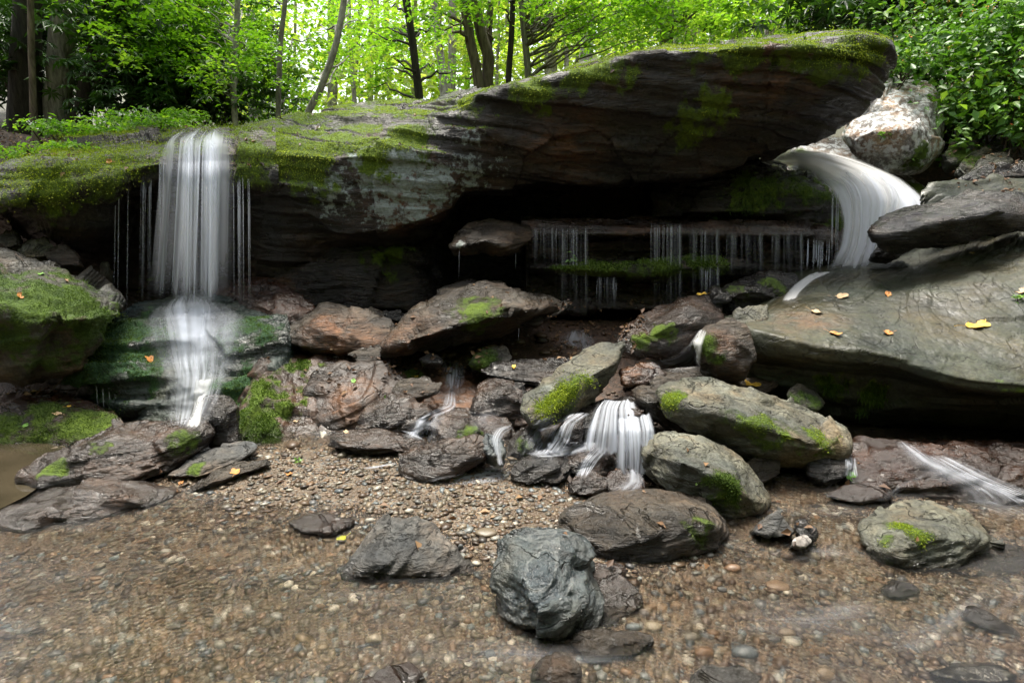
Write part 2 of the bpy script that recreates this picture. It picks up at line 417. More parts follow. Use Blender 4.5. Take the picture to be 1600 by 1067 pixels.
def loft(name, label, stations, mat, nu=300, nv=160, amp=.03, freq=2.5, samp=.02, sfreq=9., dip=(.08, .05), seed=1, close=True, soft=2, chip=.08, **kw):
    C = np.array([[A(px, py, Y) for py, Y in prof] for px, prof in stations])     # m, k, 3
    if close:                                                                      # back of the block, out of sight
        b0 = C[:, :1] + np.array([0, .9, -.08]); b1 = C[:, -1:] + np.array([0, .9, 0.])
        b1[..., 1] = np.maximum(b1[..., 1], b0[..., 1]); C = np.concatenate([b0, C, b1], 1)
    # resample each profile by length, then along the block
    k = C.shape[1]; L = np.linalg.norm(np.diff(C, axis=1), axis=2).mean(0) + .02
    if close: L[0] *= .25; L[-1] *= .25
    cum = np.concatenate([[0], np.cumsum(L)]); t = np.linspace(0, cum[-1], nv)
    W = np.stack([np.stack([np.interp(t, cum, C[i, :, a]) for a in range(3)], 1) for i in range(len(C))])
    for _ in range(soft): W[:, 1:-1] = .25 * W[:, :-2] + .5 * W[:, 1:-1] + .25 * W[:, 2:]
    # even steps along the station axis
    xs = np.array([s[0] for s in stations], float); tt = np.linspace(xs[0], xs[-1], nu)
    fi = np.interp(tt, xs, np.arange(len(xs)))
    i = np.clip(fi.astype(int), 0, len(xs) - 2); f = (fi - i)[:, None, None]
    p0 = W[np.maximum(i - 1, 0)]; p1 = W[i]; p2 = W[i + 1]; p3 = W[np.minimum(i + 2, len(xs) - 1)]
    m1 = (p2 - p0) * .3; m2 = (p3 - p1) * .3
    V = (2 * f**3 - 3 * f**2 + 1) * p1 + (f**3 - 2 * f**2 + f) * m1 + (-2 * f**3 + 3 * f**2) * p2 + (f**3 - f**2) * m2
    V = V.reshape(-1, 3); Fc = grid_faces(nu, nv, close)[:, ::-1]
    if vnormals(V, Fc)[(nu // 2) * nv + nv // 3][1] > .3: pass
    # faces outwards: compare with the block's centre
    cen = V.mean(0); Nn = vnormals(V, Fc)
    if np.sum(Nn * (V - cen)) < 0: Fc = Fc[:, ::-1]
    V = rough_rock(V, Fc, amp, freq, samp, sfreq, dip, seed, 1., chip)
    if close:                                                                      # end caps
        e0 = V[:nv].mean(0); e1 = V[-nv:].mean(0); n = len(V); V = np.concatenate([V, [e0, e1]])
        j = np.arange(nv); jn = (j + 1) % nv
        c0 = np.stack([np.full(nv, n), j, jn, jn], 1); 
        tri0 = np.stack([np.full(nv, n), jn, j], 1); tri1 = np.stack([np.full(nv, n + 1), (nu - 1) * nv + j, (nu - 1) * nv + jn], 1)
        q = np.concatenate([Fc[:, [0, 1, 2]], Fc[:, [0, 2, 3]], tri0, tri1]); Fc = q
    return finish_rock(name, label, V, Fc, mat, seed=seed, **kw)
# ------------------------------------------------------------------ ground
def terr(x, y):
    z = np.where(y < 3.6, 0., np.clip((y - 4.15) * .3, 0, .45))
    z = z + 1.75 * smooth(6.6, 7.6, y) + np.clip(y - 7.6, 0, 60) * .02
    z = z + .16 * np.clip(-x - 4.2, 0, 9) * smooth(3.5, 8, y) + 0.45 * np.clip(-x - 5.5, 0, 30) * smooth(9.5, 14, y)
    z = z + .75 * np.clip(x - 4.9, 0, 10) * smooth(3, 6.5, y) + .5 * np.clip(x - 3.6, 0, 8) * (1 - smooth(3, 4.5, y)) * .2
    z = z + .42 * np.clip(np.abs(x) - 6, 0, 40) * (1 - smooth(3, 8, y))          # unseen gorge sides, raised to darken the level light
    z = z + .5 * np.clip(-3.5 - y, 0, 60)                                          # and an unseen slope downstream, added for the same shading
    return z
def bar(x, y):                          # low gravel bar between the two runs of water
    return .04 * np.exp(-(((x + .75) / 1.25) ** 2 + ((y - 2.95) / .62) ** 2) ** 1.3) + .045 * np.exp(-(((x - .35) / .7) ** 2 + ((y - 2.5) / .4) ** 2)) \
        + .045 * np.exp(-(((x + 1.6) / .7) ** 2 + ((y - 3.25) / .35) ** 2)) - .025
def ground_z(x, y):
    P = np.stack([x, y, 0 * x], 1)
    near = 1 - smooth(3.4, 4.2, y)
    z = terr(x, y) + bar(x, y) * near
    return z + .012 * fbm(P * 3, 3, 3) * near + .04 * fbm(P * 1.1, 4, 4) * (1 - near)
def axis(lo, hi, far_lo, far_hi, step):
    a = np.arange(lo, hi, step); g = step
    l, r_ = [lo], [hi]
    while l[-1] > far_lo: g *= 1.12; l.append(l[-1] - g)
    g = step
    while r_[-1] < far_hi: g *= 1.12; r_.append(r_[-1] + g)
    return np.concatenate([l[:0:-1], a, r_])
xs = axis(-4.5, 4.5, -70, 70, .03); ys = axis(1., 5., -60, 130, .03)
X, Y_ = np.meshgrid(xs, ys, indexing='ij'); x, y = X.ravel(), Y_.ravel()
gV = np.stack([x, y, ground_z(x, y)], 1); gF = grid_faces(len(xs), len(ys))
m, t = new_mat('stream bed'); b = NB(t)
tc = b.n('TexCoord').outputs['Object']
pos = b.n('SeparateXYZ'); b.l(tc, pos.inputs[0])
vo = b.n('TexVoronoi', i_Scale=75.); b.l(tc, vo.inputs['Vector'])
sc_ = b.n('SeparateColor'); b.l(vo.outputs['Color'], sc_.inputs[0])
peb = b.ramp(sc_.outputs[0], [(0, (.03, .022, .015)), (.3, (.09, .055, .03)), (.55, (.15, .095, .05)), (.8, (.09, .09, .08)), (1, (.24, .19, .13))])
sand = b.ramp(b.noise(tc, 160, 3, .7), [(.35, (.042, .027, .015)), (.65, (.10, .066, .037))])
gcol = b.mix(b.mr(b.noise(tc, 3, 5), .42, .58), peb, sand)
lit = b.ramp(b.noise(tc, 22, 8, .75), [(.3, (.014, .009, .006)), (.5, (.055, .032, .02)), (.68, (.16, .09, .055))])
far = b.ramp(b.noise(tc, 1.2, 8, .7), [(.3, (.012, .014, .006)), (.5, (.03, .032, .012)), (.68, (.06, .085, .02))])
col = b.mix(b.mr(pos.outputs[1], 3.6, 4.1), gcol, lit)
col = b.mix(b.mr(pos.outputs[1], 8., 12.), col, far)
bp = b.n('Bump', i_Strength=.6, i_Distance=.012); b.l(b.math('SUBTRACT', 1., vo.outputs['Distance']), bp.inputs['Height'])
pb = b.n('BsdfPrincipled', i_Roughness=.55); b.l(col, pb.inputs['Base Color']); b.l(bp.outputs[0], pb.inputs['Normal'])
o = b.n('OutputMaterial'); b.l(pb.outputs[0], o.inputs[0])
tag(mk('ground', gV, gF, m), kind='structure')
add_surf(gV, gF); GROUND = [SURF[-1]]

# ------------------------------------------------------------------ bedrock: ledge, overhang, recess, shelves
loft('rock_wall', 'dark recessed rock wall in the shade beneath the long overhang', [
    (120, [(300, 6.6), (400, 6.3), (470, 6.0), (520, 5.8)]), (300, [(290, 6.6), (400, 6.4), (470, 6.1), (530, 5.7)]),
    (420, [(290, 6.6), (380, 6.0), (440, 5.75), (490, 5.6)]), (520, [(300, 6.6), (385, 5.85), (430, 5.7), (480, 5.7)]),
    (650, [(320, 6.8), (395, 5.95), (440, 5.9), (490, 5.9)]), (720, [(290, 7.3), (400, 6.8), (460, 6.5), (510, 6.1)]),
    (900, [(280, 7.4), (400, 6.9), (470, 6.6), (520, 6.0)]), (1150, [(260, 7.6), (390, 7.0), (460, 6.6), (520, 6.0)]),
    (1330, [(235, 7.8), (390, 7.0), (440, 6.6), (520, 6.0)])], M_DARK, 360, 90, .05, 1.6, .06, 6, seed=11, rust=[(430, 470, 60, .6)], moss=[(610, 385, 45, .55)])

loft('rock_ledge', 'left end of the rock ledge with mossy lip around the tall waterfall', [
    (-90, [(315, 6.3), (330, 5.0), (345, 4.9), (362, 5.0), (372, 5.4), (400, 6.0)]),
    (-10, [(275, 6.4), (305, 4.95), (318, 4.85), (335, 4.95), (350, 5.4), (410, 6.0)]),
    (40, [(240, 6.4), (275, 4.95), (305, 4.75), (345, 4.95), (365, 5.4), (430, 6.0)]),
    (100, [(222, 6.4), (257, 4.95), (300, 4.8), (375, 5.1), (392, 5.6), (440, 6.0)]),
    (170, [(215, 6.5), (250, 5.0), (278, 4.85), (350, 5.2), (395, 5.7), (450, 6.0)]),
    (205, [(208, 6.6), (245, 5.15), (266, 5.0), (284, 5.15), (330, 5.9), (450, 6.1)]),
    (270, [(202, 6.7), (226, 5.5), (250, 5.12), (277, 5.15), (312, 5.9), (450, 6.1)]),
    (330, [(197, 6.8), (212, 5.7), (235, 5.2), (281, 5.2), (315, 5.9), (450, 6.1)]),
    (385, [(194, 6.8), (208, 5.7), (235, 5.35), (283, 5.3), (315, 5.8), (450, 6.0)]),
    (430, [(194, 6.8), (206, 5.8), (240, 5.5), (283, 5.45), (320, 5.8), (440, 6.0)])], M_LEDGE, 420, 180, .05, 2.0, .055, 8, seed=12,
    moss=[(60, 268, 70, 1.), (130, 258, 60, .9), (20, 305, 50, .9), (190, 240, 40, .6), (230, 235, 30, .5), (390, 262, 30, .6), (410, 240, 45, .9)],
    up=.55, tuft=42000, tlen=.013)

loft('overhanging_slab', 'long dark overhanging rock slab with moss along its slanting top', [
    (372, [(197, 6.6), (212, 5.6), (235, 5.4), (260, 5.35), (282, 5.4), (380, 5.7), (470, 6.0)]),
    (440, [(186, 6.7), (222, 5.6), (240, 5.45), (270, 5.4), (300, 5.42), (385, 5.6), (470, 5.9)]),
    (520, [(166, 6.9), (216, 5.6), (245, 5.42), (300, 5.42), (366, 5.5), (384, 5.8), (470, 6.2)]),
    (600, [(155, 6.9), (206, 5.6), (238, 5.42), (310, 5.45), (360, 5.5), (378, 5.9), (450, 6.4)]),
    (665, [(149, 6.7), (193, 5.65), (238, 5.45), (300, 5.45), (346, 5.5), (362, 5.9), (400, 6.6)]),
    (705, [(143, 6.5), (166, 5.6), (228, 5.5), (290, 5.52), (330, 5.6), (342, 5.9), (352, 6.8)]),
    (728, [(138, 6.4), (156, 5.55), (222, 5.52), (268, 5.58), (301, 5.7), (303, 6.3), (308, 7.2)]),
    (800, [(127, 6.2), (140, 5.42), (190, 5.46), (250, 5.58), (298, 5.75), (300, 6.3), (304, 7.2)]),
    (900, [(104, 6.0), (117, 5.26), (180, 5.34), (240, 5.5), (290, 5.75), (291, 6.3), (292, 7.2)]),
    (1000, [(74, 5.85), (88, 5.14), (150, 5.24), (220, 5.42), (281, 5.7), (281, 6.3), (280, 7.0)]),
    (1100, [(64, 5.75), (79, 5.04), (140, 5.16), (205, 5.34), (271, 5.65), (270, 6.2), (268, 6.9)]),
    (1200, [(60, 5.65), (76, 4.96), (130, 5.08), (190, 5.28), (246, 5.55), (243, 6.0), (238, 6.6)]),
    (1280, [(57, 5.55), (72, 4.9), (110, 4.98), (160, 5.16), (216, 5.45), (212, 5.8), (206, 6.2)]),
    (1345, [(60, 5.5), (72, 4.94), (97, 4.98), (125, 5.1), (172, 5.35), (168, 5.55), (160, 5.8)]),
    (1378, [(72, 5.5), (80, 5.1), (92, 5.06), (106, 5.12), (126, 5.3), (122, 5.4), (118, 5.5)]),
    (1388, [(88, 5.45), (90, 5.35), (94, 5.3), (99, 5.3), (105, 5.35), (104, 5.4), (103, 5.45)])], M_LEDGE, 900, 240, .045, 1.5, .055, 7.5, (-.12, .05), seed=13,
    moss=[(480, 225, 60, 1.1), (560, 215, 60, 1.), (640, 203, 45, 1.1), (440, 265, 35, .8), (420, 210, 50, 1.), (1120, 185, 45, .7), (1075, 195, 25, .7), (1250, 92, 45, .75), (1320, 75, 45, .9), (1370, 85, 35, 1.),
          (1150, 92, 35, .8), (960, 118, 30, .7), (1080, 98, 25, .7), (820, 128, 40, 1), (1060, 210, 35, .6), (720, 150, 40, 1), (900, 108, 40, 1), (650, 232, 40, .5)],
    pale=[(540, 300, 60, .6), (610, 340, 50, .7), (740, 290, 40, .6), (560, 235, 40, .6), (780, 270, 50, .35), (570, 270, 60, .9), (640, 245, 55, .85), (690, 300, 50, .8), (620, 310, 60, .8), (730, 230, 30, .6), (590, 240, 40, .8), (660, 340, 45, .7), (1245, 112, 16, .8), (1275, 108, 12, .8), (740, 260, 40, .5)],
    rust=[(660, 325, 70, .8), (880, 245, 60, .5), (860, 235, 40, .6), (1180, 110, 80, .5), (1230, 130, 60, .5), (700, 290, 40, .4)],
    up=.85, tuft=70000, tlen=.014, droop=.25, chip=.04)

loft('rock_block', 'dark wet layered block under the right end of the overhang beside the chute', [
    (1020, [(275, 7.0), (285, 6.6), (310, 6.3), (338, 6.2), (350, 6.5)]), (1100, [(255, 6.8), (268, 6.2), (300, 5.95), (335, 5.85), (348, 6.2)]),
    (1200, [(254, 6.8), (264, 6.0), (295, 5.75), (335, 5.7), (348, 6.1)]), (1285, [(284, 6.5), (292, 5.9), (308, 5.65), (330, 5.6), (360, 5.7)]),
    (1308, [(305, 6.2), (312, 5.85), (325, 5.65), (350, 5.55), (380, 5.6)]), (1320, [(320, 6.0), (330, 5.8), (345, 5.7), (370, 5.65), (385, 5.65)])],
    M_DARK, 220, 90, .03, 3, .04, 12, (0, .02), seed=14, moss=[(1290, 290, 40, .9), (1250, 285, 50, .6), (1305, 340, 30, .9), (1180, 262, 70, .5)], tuft=3000, tlen=.016, mossmat=M_MOSSD, droop=.8)
loft('rock_shelf', 'long wet rock shelf under the overhang edged with thin dripping water', [
    (815, [(342, 6.5), (352, 5.75), (364, 5.65), (374, 5.75), (382, 6.3)]), (950, [(335, 6.7), (353, 5.6), (364, 5.52), (374, 5.65), (382, 6.3)]),
    (1100, [(328, 6.7), (352, 5.55), (366, 5.45), (376, 5.6), (384, 6.2)]), (1250, [(322, 6.5), (352, 5.45), (368, 5.36), (380, 5.5), (388, 6.1)]),
    (1300, [(322, 6.3), (350, 5.45), (372, 5.38), (390, 5.5), (400, 6.0)]), (1322, [(345, 6.0), (360, 5.6), (375, 5.5), (388, 5.55), (395, 5.9)])],
    M_BROWN, 380, 90, .022, 3.5, .03, 14, (0, .02), seed=15, moss=[(1300, 330, 30, .8)])
loft('rock_shelf', 'lower mossy rock ledge with ferny green growth between the dripping curtains', [
    (828, [(411, 5.9), (415, 5.5), (418, 5.45), (422, 5.5), (426, 5.8)]), (880, [(404, 6.2), (412, 5.45), (420, 5.35), (428, 5.5), (434, 6.0)]),
    (1000, [(396, 6.2), (410, 5.4), (424, 5.3), (436, 5.4), (444, 6.0)]), (1100, [(390, 6.2), (404, 5.4), (418, 5.3), (432, 5.4), (442, 6.0)]),
    (1160, [(392, 6.2), (406, 5.5), (416, 5.4), (428, 5.5), (436, 6.0)]), (1210, [(400, 6.2), (412, 5.8), (420, 5.7), (428, 5.8), (434, 6.1)])],
    M_DARK, 260, 80, .02, 4, .02, 16, (0, .02), seed=16, moss=[(890, 412, 45, 1.1), (930, 415, 40, 1), (1030, 402, 60, .9), (1100, 398, 50, .8), (980, 410, 50, .7)], tuft=5000, tlen=.02, mossmat=M_MOSSD)
loft('rock_wall', 'layered wet back wall right behind the dripping curtains of the shelf', [
    (822, [(368, 6.3), (376, 5.85), (395, 5.8), (410, 5.88), (440, 5.8), (490, 5.7)]), (900, [(366, 6.3), (375, 5.82), (392, 5.76), (408, 5.86), (440, 5.8), (490, 5.6)]),
    (1000, [(366, 6.3), (375, 5.78), (392, 5.72), (400, 5.8), (440, 5.7), (485, 5.5)]), (1120, [(368, 6.3), (376, 5.72), (394, 5.68), (405, 5.75), (435, 5.66), (480, 5.45)]),
    (1250, [(372, 6.2), (382, 5.62), (400, 5.6), (412, 5.66), (435, 5.6), (470, 5.4)]), (1312, [(380, 6.), (388, 5.62), (402, 5.6), (415, 5.62), (430, 5.6), (450, 5.5)])], M_BROWN, 380, 90, .03, 3.5, .05, 16, (0, .02), seed=26, chip=.1)
boulder('jutting_rock', 'pointed brown rock jutting out at the left end of the dripping shelf', [(703, 388), (715, 365), (745, 350), (780, 346), (825, 352), (832, 372), (800, 390), (760, 388), (720, 384)], 5.3, 5.8, M_SLATE, [(760, 372, 5.2)], .5, 5, .03, 5, .012, 20, pale=[(716, 369, 10, 1)])

# ------------------------------------------------------------------ big rocks left
boulder('mossy_boulder', 'large dome shaped boulder under green moss left of the waterfall', [(-70, 392), (0, 384), (55, 392), (110, 412), (170, 443), (202, 468), (200, 488), (165, 530), (110, 568), (60, 582), (-10, 574), (-80, 565)], 3.95, 4.75, M_MOSSR,
        [(0, 470, 3.72), (80, 490, 3.75), (150, 498, 3.9), (195, 485, 4.25), (-70, 460, 3.7)], .7, 6, .06, 2.5, .035, 12, p=22, cuts=5, chip=.14, moss=[(60, 420, 140, 1.05), (140, 450, 90, 1.), (-10, 410, 100, 1.), (60, 500, 80, .45), (140, 510, 50, .4)], tuft=26000, tlen=.008, mossmat=M_MOSSD, rust=[(20, 455, 50, .5)])
loft('rock_mound', 'stepped blue green rock mound catching the foot of the tall waterfall', [
    (84, [(560, 4.5), (580, 4.3), (588, 4.25), (592, 4.25), (600, 4.3), (612, 4.5)]),
    (120, [(535, 4.6), (562, 4.3), (580, 4.2), (596, 4.2), (612, 4.3), (630, 4.5)]),
    (150, [(505, 4.8), (530, 4.35), (548, 4.25), (575, 4.15), (610, 4.2), (640, 4.4)]),
    (200, [(478, 5.1), (505, 4.6), (540, 4.3), (585, 4.1), (640, 4.0), (665, 4.2)]),
    (260, [(458, 5.3), (490, 4.75), (530, 4.4), (560, 4.3), (610, 4.05), (668, 3.85)]),
    (310, [(455, 5.3), (490, 4.75), (525, 4.45), (560, 4.3), (610, 4.05), (668, 3.85)]),
    (370, [(462, 5.3), (490, 4.8), (525, 4.5), (565, 4.35), (615, 4.1), (668, 3.9)]),
    (420, [(480, 5.2), (500, 4.8), (525, 4.6), (565, 4.45), (610, 4.2), (665, 3.9)]),
    (445, [(492, 5.1), (510, 4.8), (530, 4.65), (565, 4.55), (600, 4.4), (650, 4.1)])],
    M_FALLR, 300, 160, .04, 3, .06, 9, (.05, .0), seed=17, moss=[(200, 490, 80, 1.), (160, 540, 70, 1.), (150, 610, 50, .7), (415, 520, 40, .8), (110, 575, 45, 1.1), (400, 495, 50, .7), (390, 600, 50, .8), (230, 585, 50, .6), (360, 520, 60, .4)], tuft=16000, tlen=.012, mossmat=M_MOSSD)
boulder('mossy_rock', 'low dark rock with moss patches at the left edge above the muddy pool', [(-60, 640), (-10, 618), (60, 608), (120, 618), (160, 640), (180, 680), (140, 708), (60, 706), (-10, 700), (-60, 700)], 3.55, 4.1, M_RUST, [(60, 640, 3.7)], .5, 5, .04, 4, .01, 16,
        moss=[(60, 625, 45, 1.), (130, 650, 45, 1.), (5, 660, 45, 1), (50, 690, 50, .9)], tuft=7000, tlen=.01, mossmat=M_MOSSD)
boulder('brown_slab', 'rust brown slab lying behind the right side of the tall waterfall', [(325, 445), (360, 436), (420, 440), (470, 462), (492, 478), (470, 500), (440, 512), (400, 505), (345, 480)], 4.9, 5.5, M_RUST, [(420, 480, 4.95)], .3, 5, .03, 4, .01, 18, (.3, .1))
boulder('brown_slab', 'tilted brown slate slab between the waterfall mound and the overhang', [(434, 520), (470, 490), (510, 472), (560, 480), (605, 500), (612, 525), (580, 545), (520, 548), (470, 540)], 4.55, 5.2, M_SLATE, [(500, 510, 4.6)], .3, 5, .035, 4, .014, 20, (-.3, .1), rust=[(520, 500, 60, .9), (580, 520, 40, .6)])
boulder('brown_slab', 'large layered brown rock with pointed right end under the overhang', [(596, 552), (618, 520), (650, 508), (658, 474), (690, 448), (735, 436), (770, 446), (830, 458), (872, 474), (860, 492), (820, 506), (740, 520), (670, 540)], 4.5, 5.4, M_SLATE,
        [(700, 500, 4.45), (830, 480, 4.5), (620, 535, 4.3)], .5, 6, .035, 4, .03, 18, (.25, .1), p=30, moss=[(740, 465, 45, .75), (720, 475, 30, .6)], rust=[(650, 525, 60, .7)])
boulder('flat_stone', 'thin flat stone poking out behind the layered brown rock', [(800, 500), (850, 480), (893, 470), (880, 488), (840, 506)], 4.75, 5.0, M_SLATE, (), .15, 4, .02, 5, .01, 25)
boulder('small_stone', 'small pale brown stone at the left foot of the layered brown rock', [(542, 552), (570, 540), (598, 535), (600, 552), (585, 566), (560, 564)], 4.45, 4.6, M_SLATE, (), .1, 4, .015, 8, .006, 30)
boulder('small_stone', 'small dark stone lying in shade under the left overhang', [(565, 485), (580, 478), (600, 488), (598, 498), (575, 497)], 5.2, 5.3, M_SLATE, (), .1, 4, .015, 8, .006, 30)
boulder('small_stone', 'flat dark stone beside the left recess, right of its twin', [(596, 488), (620, 482), (635, 492), (622, 500), (600, 498)], 5.25, 5.35, M_DARK, (), .1, 4, .015, 8, .006, 30)
boulder('mossy_stone', 'mossy stone in the leaf litter under the layered brown rock', [(738, 565), (755, 545), (785, 538), (800, 552), (795, 568), (760, 572)], 4.4, 4.6, M_MOSSR, (), .15, 4, .02, 6, moss=[(765, 555, 30, 1)], tuft=1500, tlen=.01, mossmat=M_MOSSD)
boulder('small_stone', 'dark little stone in leaf litter left of the mossy stone', [(655, 560), (672, 552), (690, 558), (688, 566), (662, 566)], 4.35, 4.45, M_DARK, (), .08, 4, .01, 8)

# sloping bedrock in the middle with its steps
loft('bedrock_slope', 'wet brown bedrock sloping down to the gravel with a mossy left shoulder', [
    (362, [(640, 4.3), (655, 4.1), (665, 4.0), (690, 3.7), (712, 3.5), (740, 3.35)]),
    (385, [(575, 4.6), (590, 4.35), (620, 4.1), (660, 3.8), (700, 3.55), (730, 3.4)]),
    (410, [(549, 4.7), (565, 4.42), (600, 4.12), (650, 3.8), (700, 3.53), (730, 3.38)]),
    (470, [(548, 4.75), (575, 4.5), (610, 4.2), (650, 3.9), (697, 3.58), (725, 3.45)]),
    (560, [(548, 4.8), (580, 4.5), (615, 4.3), (650, 4.0), (692, 3.66), (720, 3.5)]),
    (640, [(558, 4.8), (590, 4.45), (620, 4.25), (655, 3.95), (695, 3.66), (720, 3.5)]),
    (720, [(572, 4.75), (600, 4.4), (630, 4.2), (655, 3.95), (705, 3.62), (735, 3.45)]),
    (800, [(590, 4.6), (610, 4.4), (640, 4.15), (665, 3.85), (720, 3.55), (745, 3.4)]),
    (850, [(600, 4.5), (620, 4.3), (650, 4.1), (680, 3.85), (730, 3.5), (755, 3.35)])], M_TAN, 460, 220, .05, 1.8, .05, 6, (.25, .35), seed=18, chip=.05,
    moss=[(425, 590, 55, .95), (400, 640, 55, .8), (440, 620, 45, .7), (430, 660, 45, .5), (450, 570, 35, .6), (470, 560, 40, .7), (640, 575, 20, .8), (700, 655, 30, .8)], tuft=14000, tlen=.012, mossmat=M_MOSSD, rust=[(540, 590, 90, .5), (700, 590, 80, .6), (470, 680, 50, .6), (620, 640, 60, .5)])
boulder('bedrock_slab', 'broad wet brown slab plate resting on the bedrock right of the mossy shoulder', [(470, 640), (490, 585), (540, 562), (600, 570), (640, 600), (625, 640), (580, 668), (510, 672)], 3.85, 4.45, M_TAN, [(560, 620, 3.98)], .25, 6, .02, 4, .03, 14, (.35, .3), chip=.06, cuts=4, rust=[(540, 600, 50, .6)])
boulder('bedrock_slab', 'grey green stone plate stuck in the wet bedrock above the trickle', [(610, 610), (625, 592), (660, 588), (690, 598), (685, 612), (645, 622)], 4.0, 4.2, M_SLATE, (), .12, 4, .015, 7, .012, 25)
boulder('bedrock_slab', 'low glossy brown plate at the foot of the bedrock beside the plank shaped rock', [(560, 670), (575, 640), (620, 625), (665, 640), (660, 668), (610, 680)], 3.62, 3.9, M_BROWN, [(610, 655, 3.66)], .2, 5, .025, 5, .02, 18, (.3, .3), chip=.2)
boulder('bedrock_step', 'dark wet rounded rock step under the little cascade left of the mossy slab', [(668, 690), (680, 658), (720, 645), (790, 648), (812, 668), (800, 705), (740, 715), (690, 712)], 3.5, 3.9, M_BROWN, [(740, 668, 3.55)], .3, 5, .03, 4.5, .012, 20, (.3, .2), moss=[(735, 660, 25, .8)])
boulder('bedrock_step', 'shiny wet rock hump in the middle of the sloping bedrock', [(735, 640), (745, 600), (790, 575), (830, 600), (850, 640), (820, 660), (770, 655)], 3.85, 4.3, M_BROWN, [(790, 620, 3.9)], .3, 5, .03, 4.5, .015, 18, (.3, .2))
boulder('rock', 'dark mossy wedge rock right of the small left cascade', [(785, 720), (800, 680), (830, 655), (850, 680), (845, 720), (810, 735)], 3.35, 3.7, M_DARK, [(815, 690, 3.35)], .2, 5, .025, 6, .01, 24, moss=[(815, 690, 25, .7)])

# ------------------------------------------------------------------ rocks centre and right
boulder('mossy_slab', 'tilted grey slab with bright moss leaning in the centre of the cascade', [(818, 640), (820, 618), (878, 574), (930, 542), (975, 538), (974, 556), (945, 600), (885, 648), (835, 660)], 3.45, 4.1, M_GREY, [(905, 600, 3.5), (960, 565, 3.75), (850, 645, 3.4)], .25, 5, .025, 5, .012, 22, (-.45, .1), p=30,
        moss=[(865, 620, 42, 1.), (930, 588, 26, 1.1), (845, 630, 26, 1.), (890, 595, 22, .8)], tuft=5000, tlen=.01)
boulder('flat_slab', 'flat dark wet slab behind the tilted mossy slab', [(748, 578), (770, 566), (830, 560), (890, 558), (900, 575), (850, 598), (790, 590)], 4.05, 4.5, M_DARK, (), .2, 5, .015, 6, .012, 24)
boulder('small_stone', 'small stone wedged under the flat dark slab', [(790, 610), (800, 598), (820, 600), (825, 612), (808, 618)], 4.0, 4.1, M_DARK, (), .08, 4, .01, 8)
boulder('wet_boulder', 'glossy dark brown boulder below the dripping shelf', [(968, 540), (985, 505), (1030, 478), (1090, 460), (1135, 470), (1152, 492), (1120, 520), (1050, 545), (1000, 552)], 4.3, 4.9, M_BROWN, [(1050, 505, 4.3)], .4, 5, .03, 4, .014, 20, (-.25, .1), moss=[(1050, 515, 30, .8), (1000, 520, 20, .5)])
boulder('upright_rock', 'small upright tan rock with mossy left side', [(1088, 535), (1108, 502), (1145, 496), (1170, 515), (1176, 550), (1165, 580), (1125, 582), (1098, 566)], 3.65, 3.85, M_SLATE, [(1110, 545, 3.6)], .2, 5, .02, 7, .006, 25, moss=[(1095, 540, 22, 1.), (1108, 570, 20, .9)], rust=[(1140, 540, 40, .6)], tuft=900, tlen=.008, mossmat=M_MOSSD)
boulder('small_stone', 'grey brown jagged stone between the wet boulder and the big olive slab', [(1150, 490), (1170, 475), (1200, 476), (1198, 498), (1170, 510), (1155, 504)], 4.1, 4.3, M_GREY, (), .15, 4, .02, 7, .012, 30)
boulder('layered_rock', 'dark layered rock with mossy crest in front of the chute', [(1112, 455), (1150, 435), (1200, 424), (1238, 430), (1244, 448), (1215, 468), (1160, 472), (1125, 470)], 4.7, 5.2, M_DARK, [(1180, 448, 4.65)], .3, 5, .025, 5, .02, 20, moss=[(1215, 430, 25, .8), (1150, 440, 25, .5)])
boulder('flat_slab', 'dark flat slab behind the long pale boulder', [(985, 600), (1040, 575), (1100, 568), (1180, 580), (1215, 600), (1180, 625), (1080, 630), (1010, 625)], 3.6, 4.1, M_SLATE, (), .2, 5, .02, 5, .01, 22)
boulder('rock', 'mossy dark stone tucked under the front edge of the olive slab', [(1232, 615), (1245, 603), (1275, 612), (1293, 630), (1280, 640), (1245, 632)], 3.55, 3.7, M_MOSSR, (), .15, 4, .015, 7, moss=[(1260, 618, 30, .9)])
boulder('rock', 'grey wedge stone beside the top of the centre cascade', [(982, 608), (1000, 600), (1032, 604), (1060, 640), (1070, 670), (1030, 655), (995, 630)], 3.4, 3.65, M_SLATE, [(1020, 630, 3.38)], .2, 4, .015, 7, .01, 25)
boulder('orange_stone', 'flat orange brown stone above the centre cascade', [(972, 580), (985, 570), (1020, 568), (1030, 578), (1000, 590), (978, 590)], 3.9, 4.05, M_RUST, (), .1, 4, .01, 9, rust=[(1000, 575, 40, 1)])
boulder('orange_stone', 'shiny rusty stone at the lip of the centre cascade', [(970, 592), (1000, 578), (1030, 575), (1040, 590), (1010, 602), (980, 603)], 3.8, 3.9, M_RUST, (), .1, 4, .01, 9, rust=[(990, 585, 30, 1)])
boulder('stone', 'grey stone beside the white rush above the centre cascade', [(1015, 595), (1035, 582), (1085, 580), (1110, 595), (1060, 605), (1025, 608)], 3.7, 3.9, M_SLATE, (), .12, 4, .012, 8)
boulder('long_boulder', 'long pale grey boulder with moss lying across the centre right', [(1026, 615), (1040, 595), (1075, 588), (1120, 598), (1200, 615), (1260, 630), (1300, 655), (1328, 685), (1330, 708), (1300, 722), (1230, 722), (1150, 708), (1085, 680), (1045, 650)], 3.05, 3.5, M_GREY,
        [(1110, 640, 3.05), (1200, 668, 2.98), (1270, 690, 2.95), (1060, 625, 3.15)], .35, 6, .02, 4.5, .006, 20, (.3, 0), p=16, moss=[(1045, 610, 26, 1.1), (1210, 660, 55, .72), (1280, 670, 40, .75), (1170, 650, 45, .6)], tuft=3500, tlen=.008)
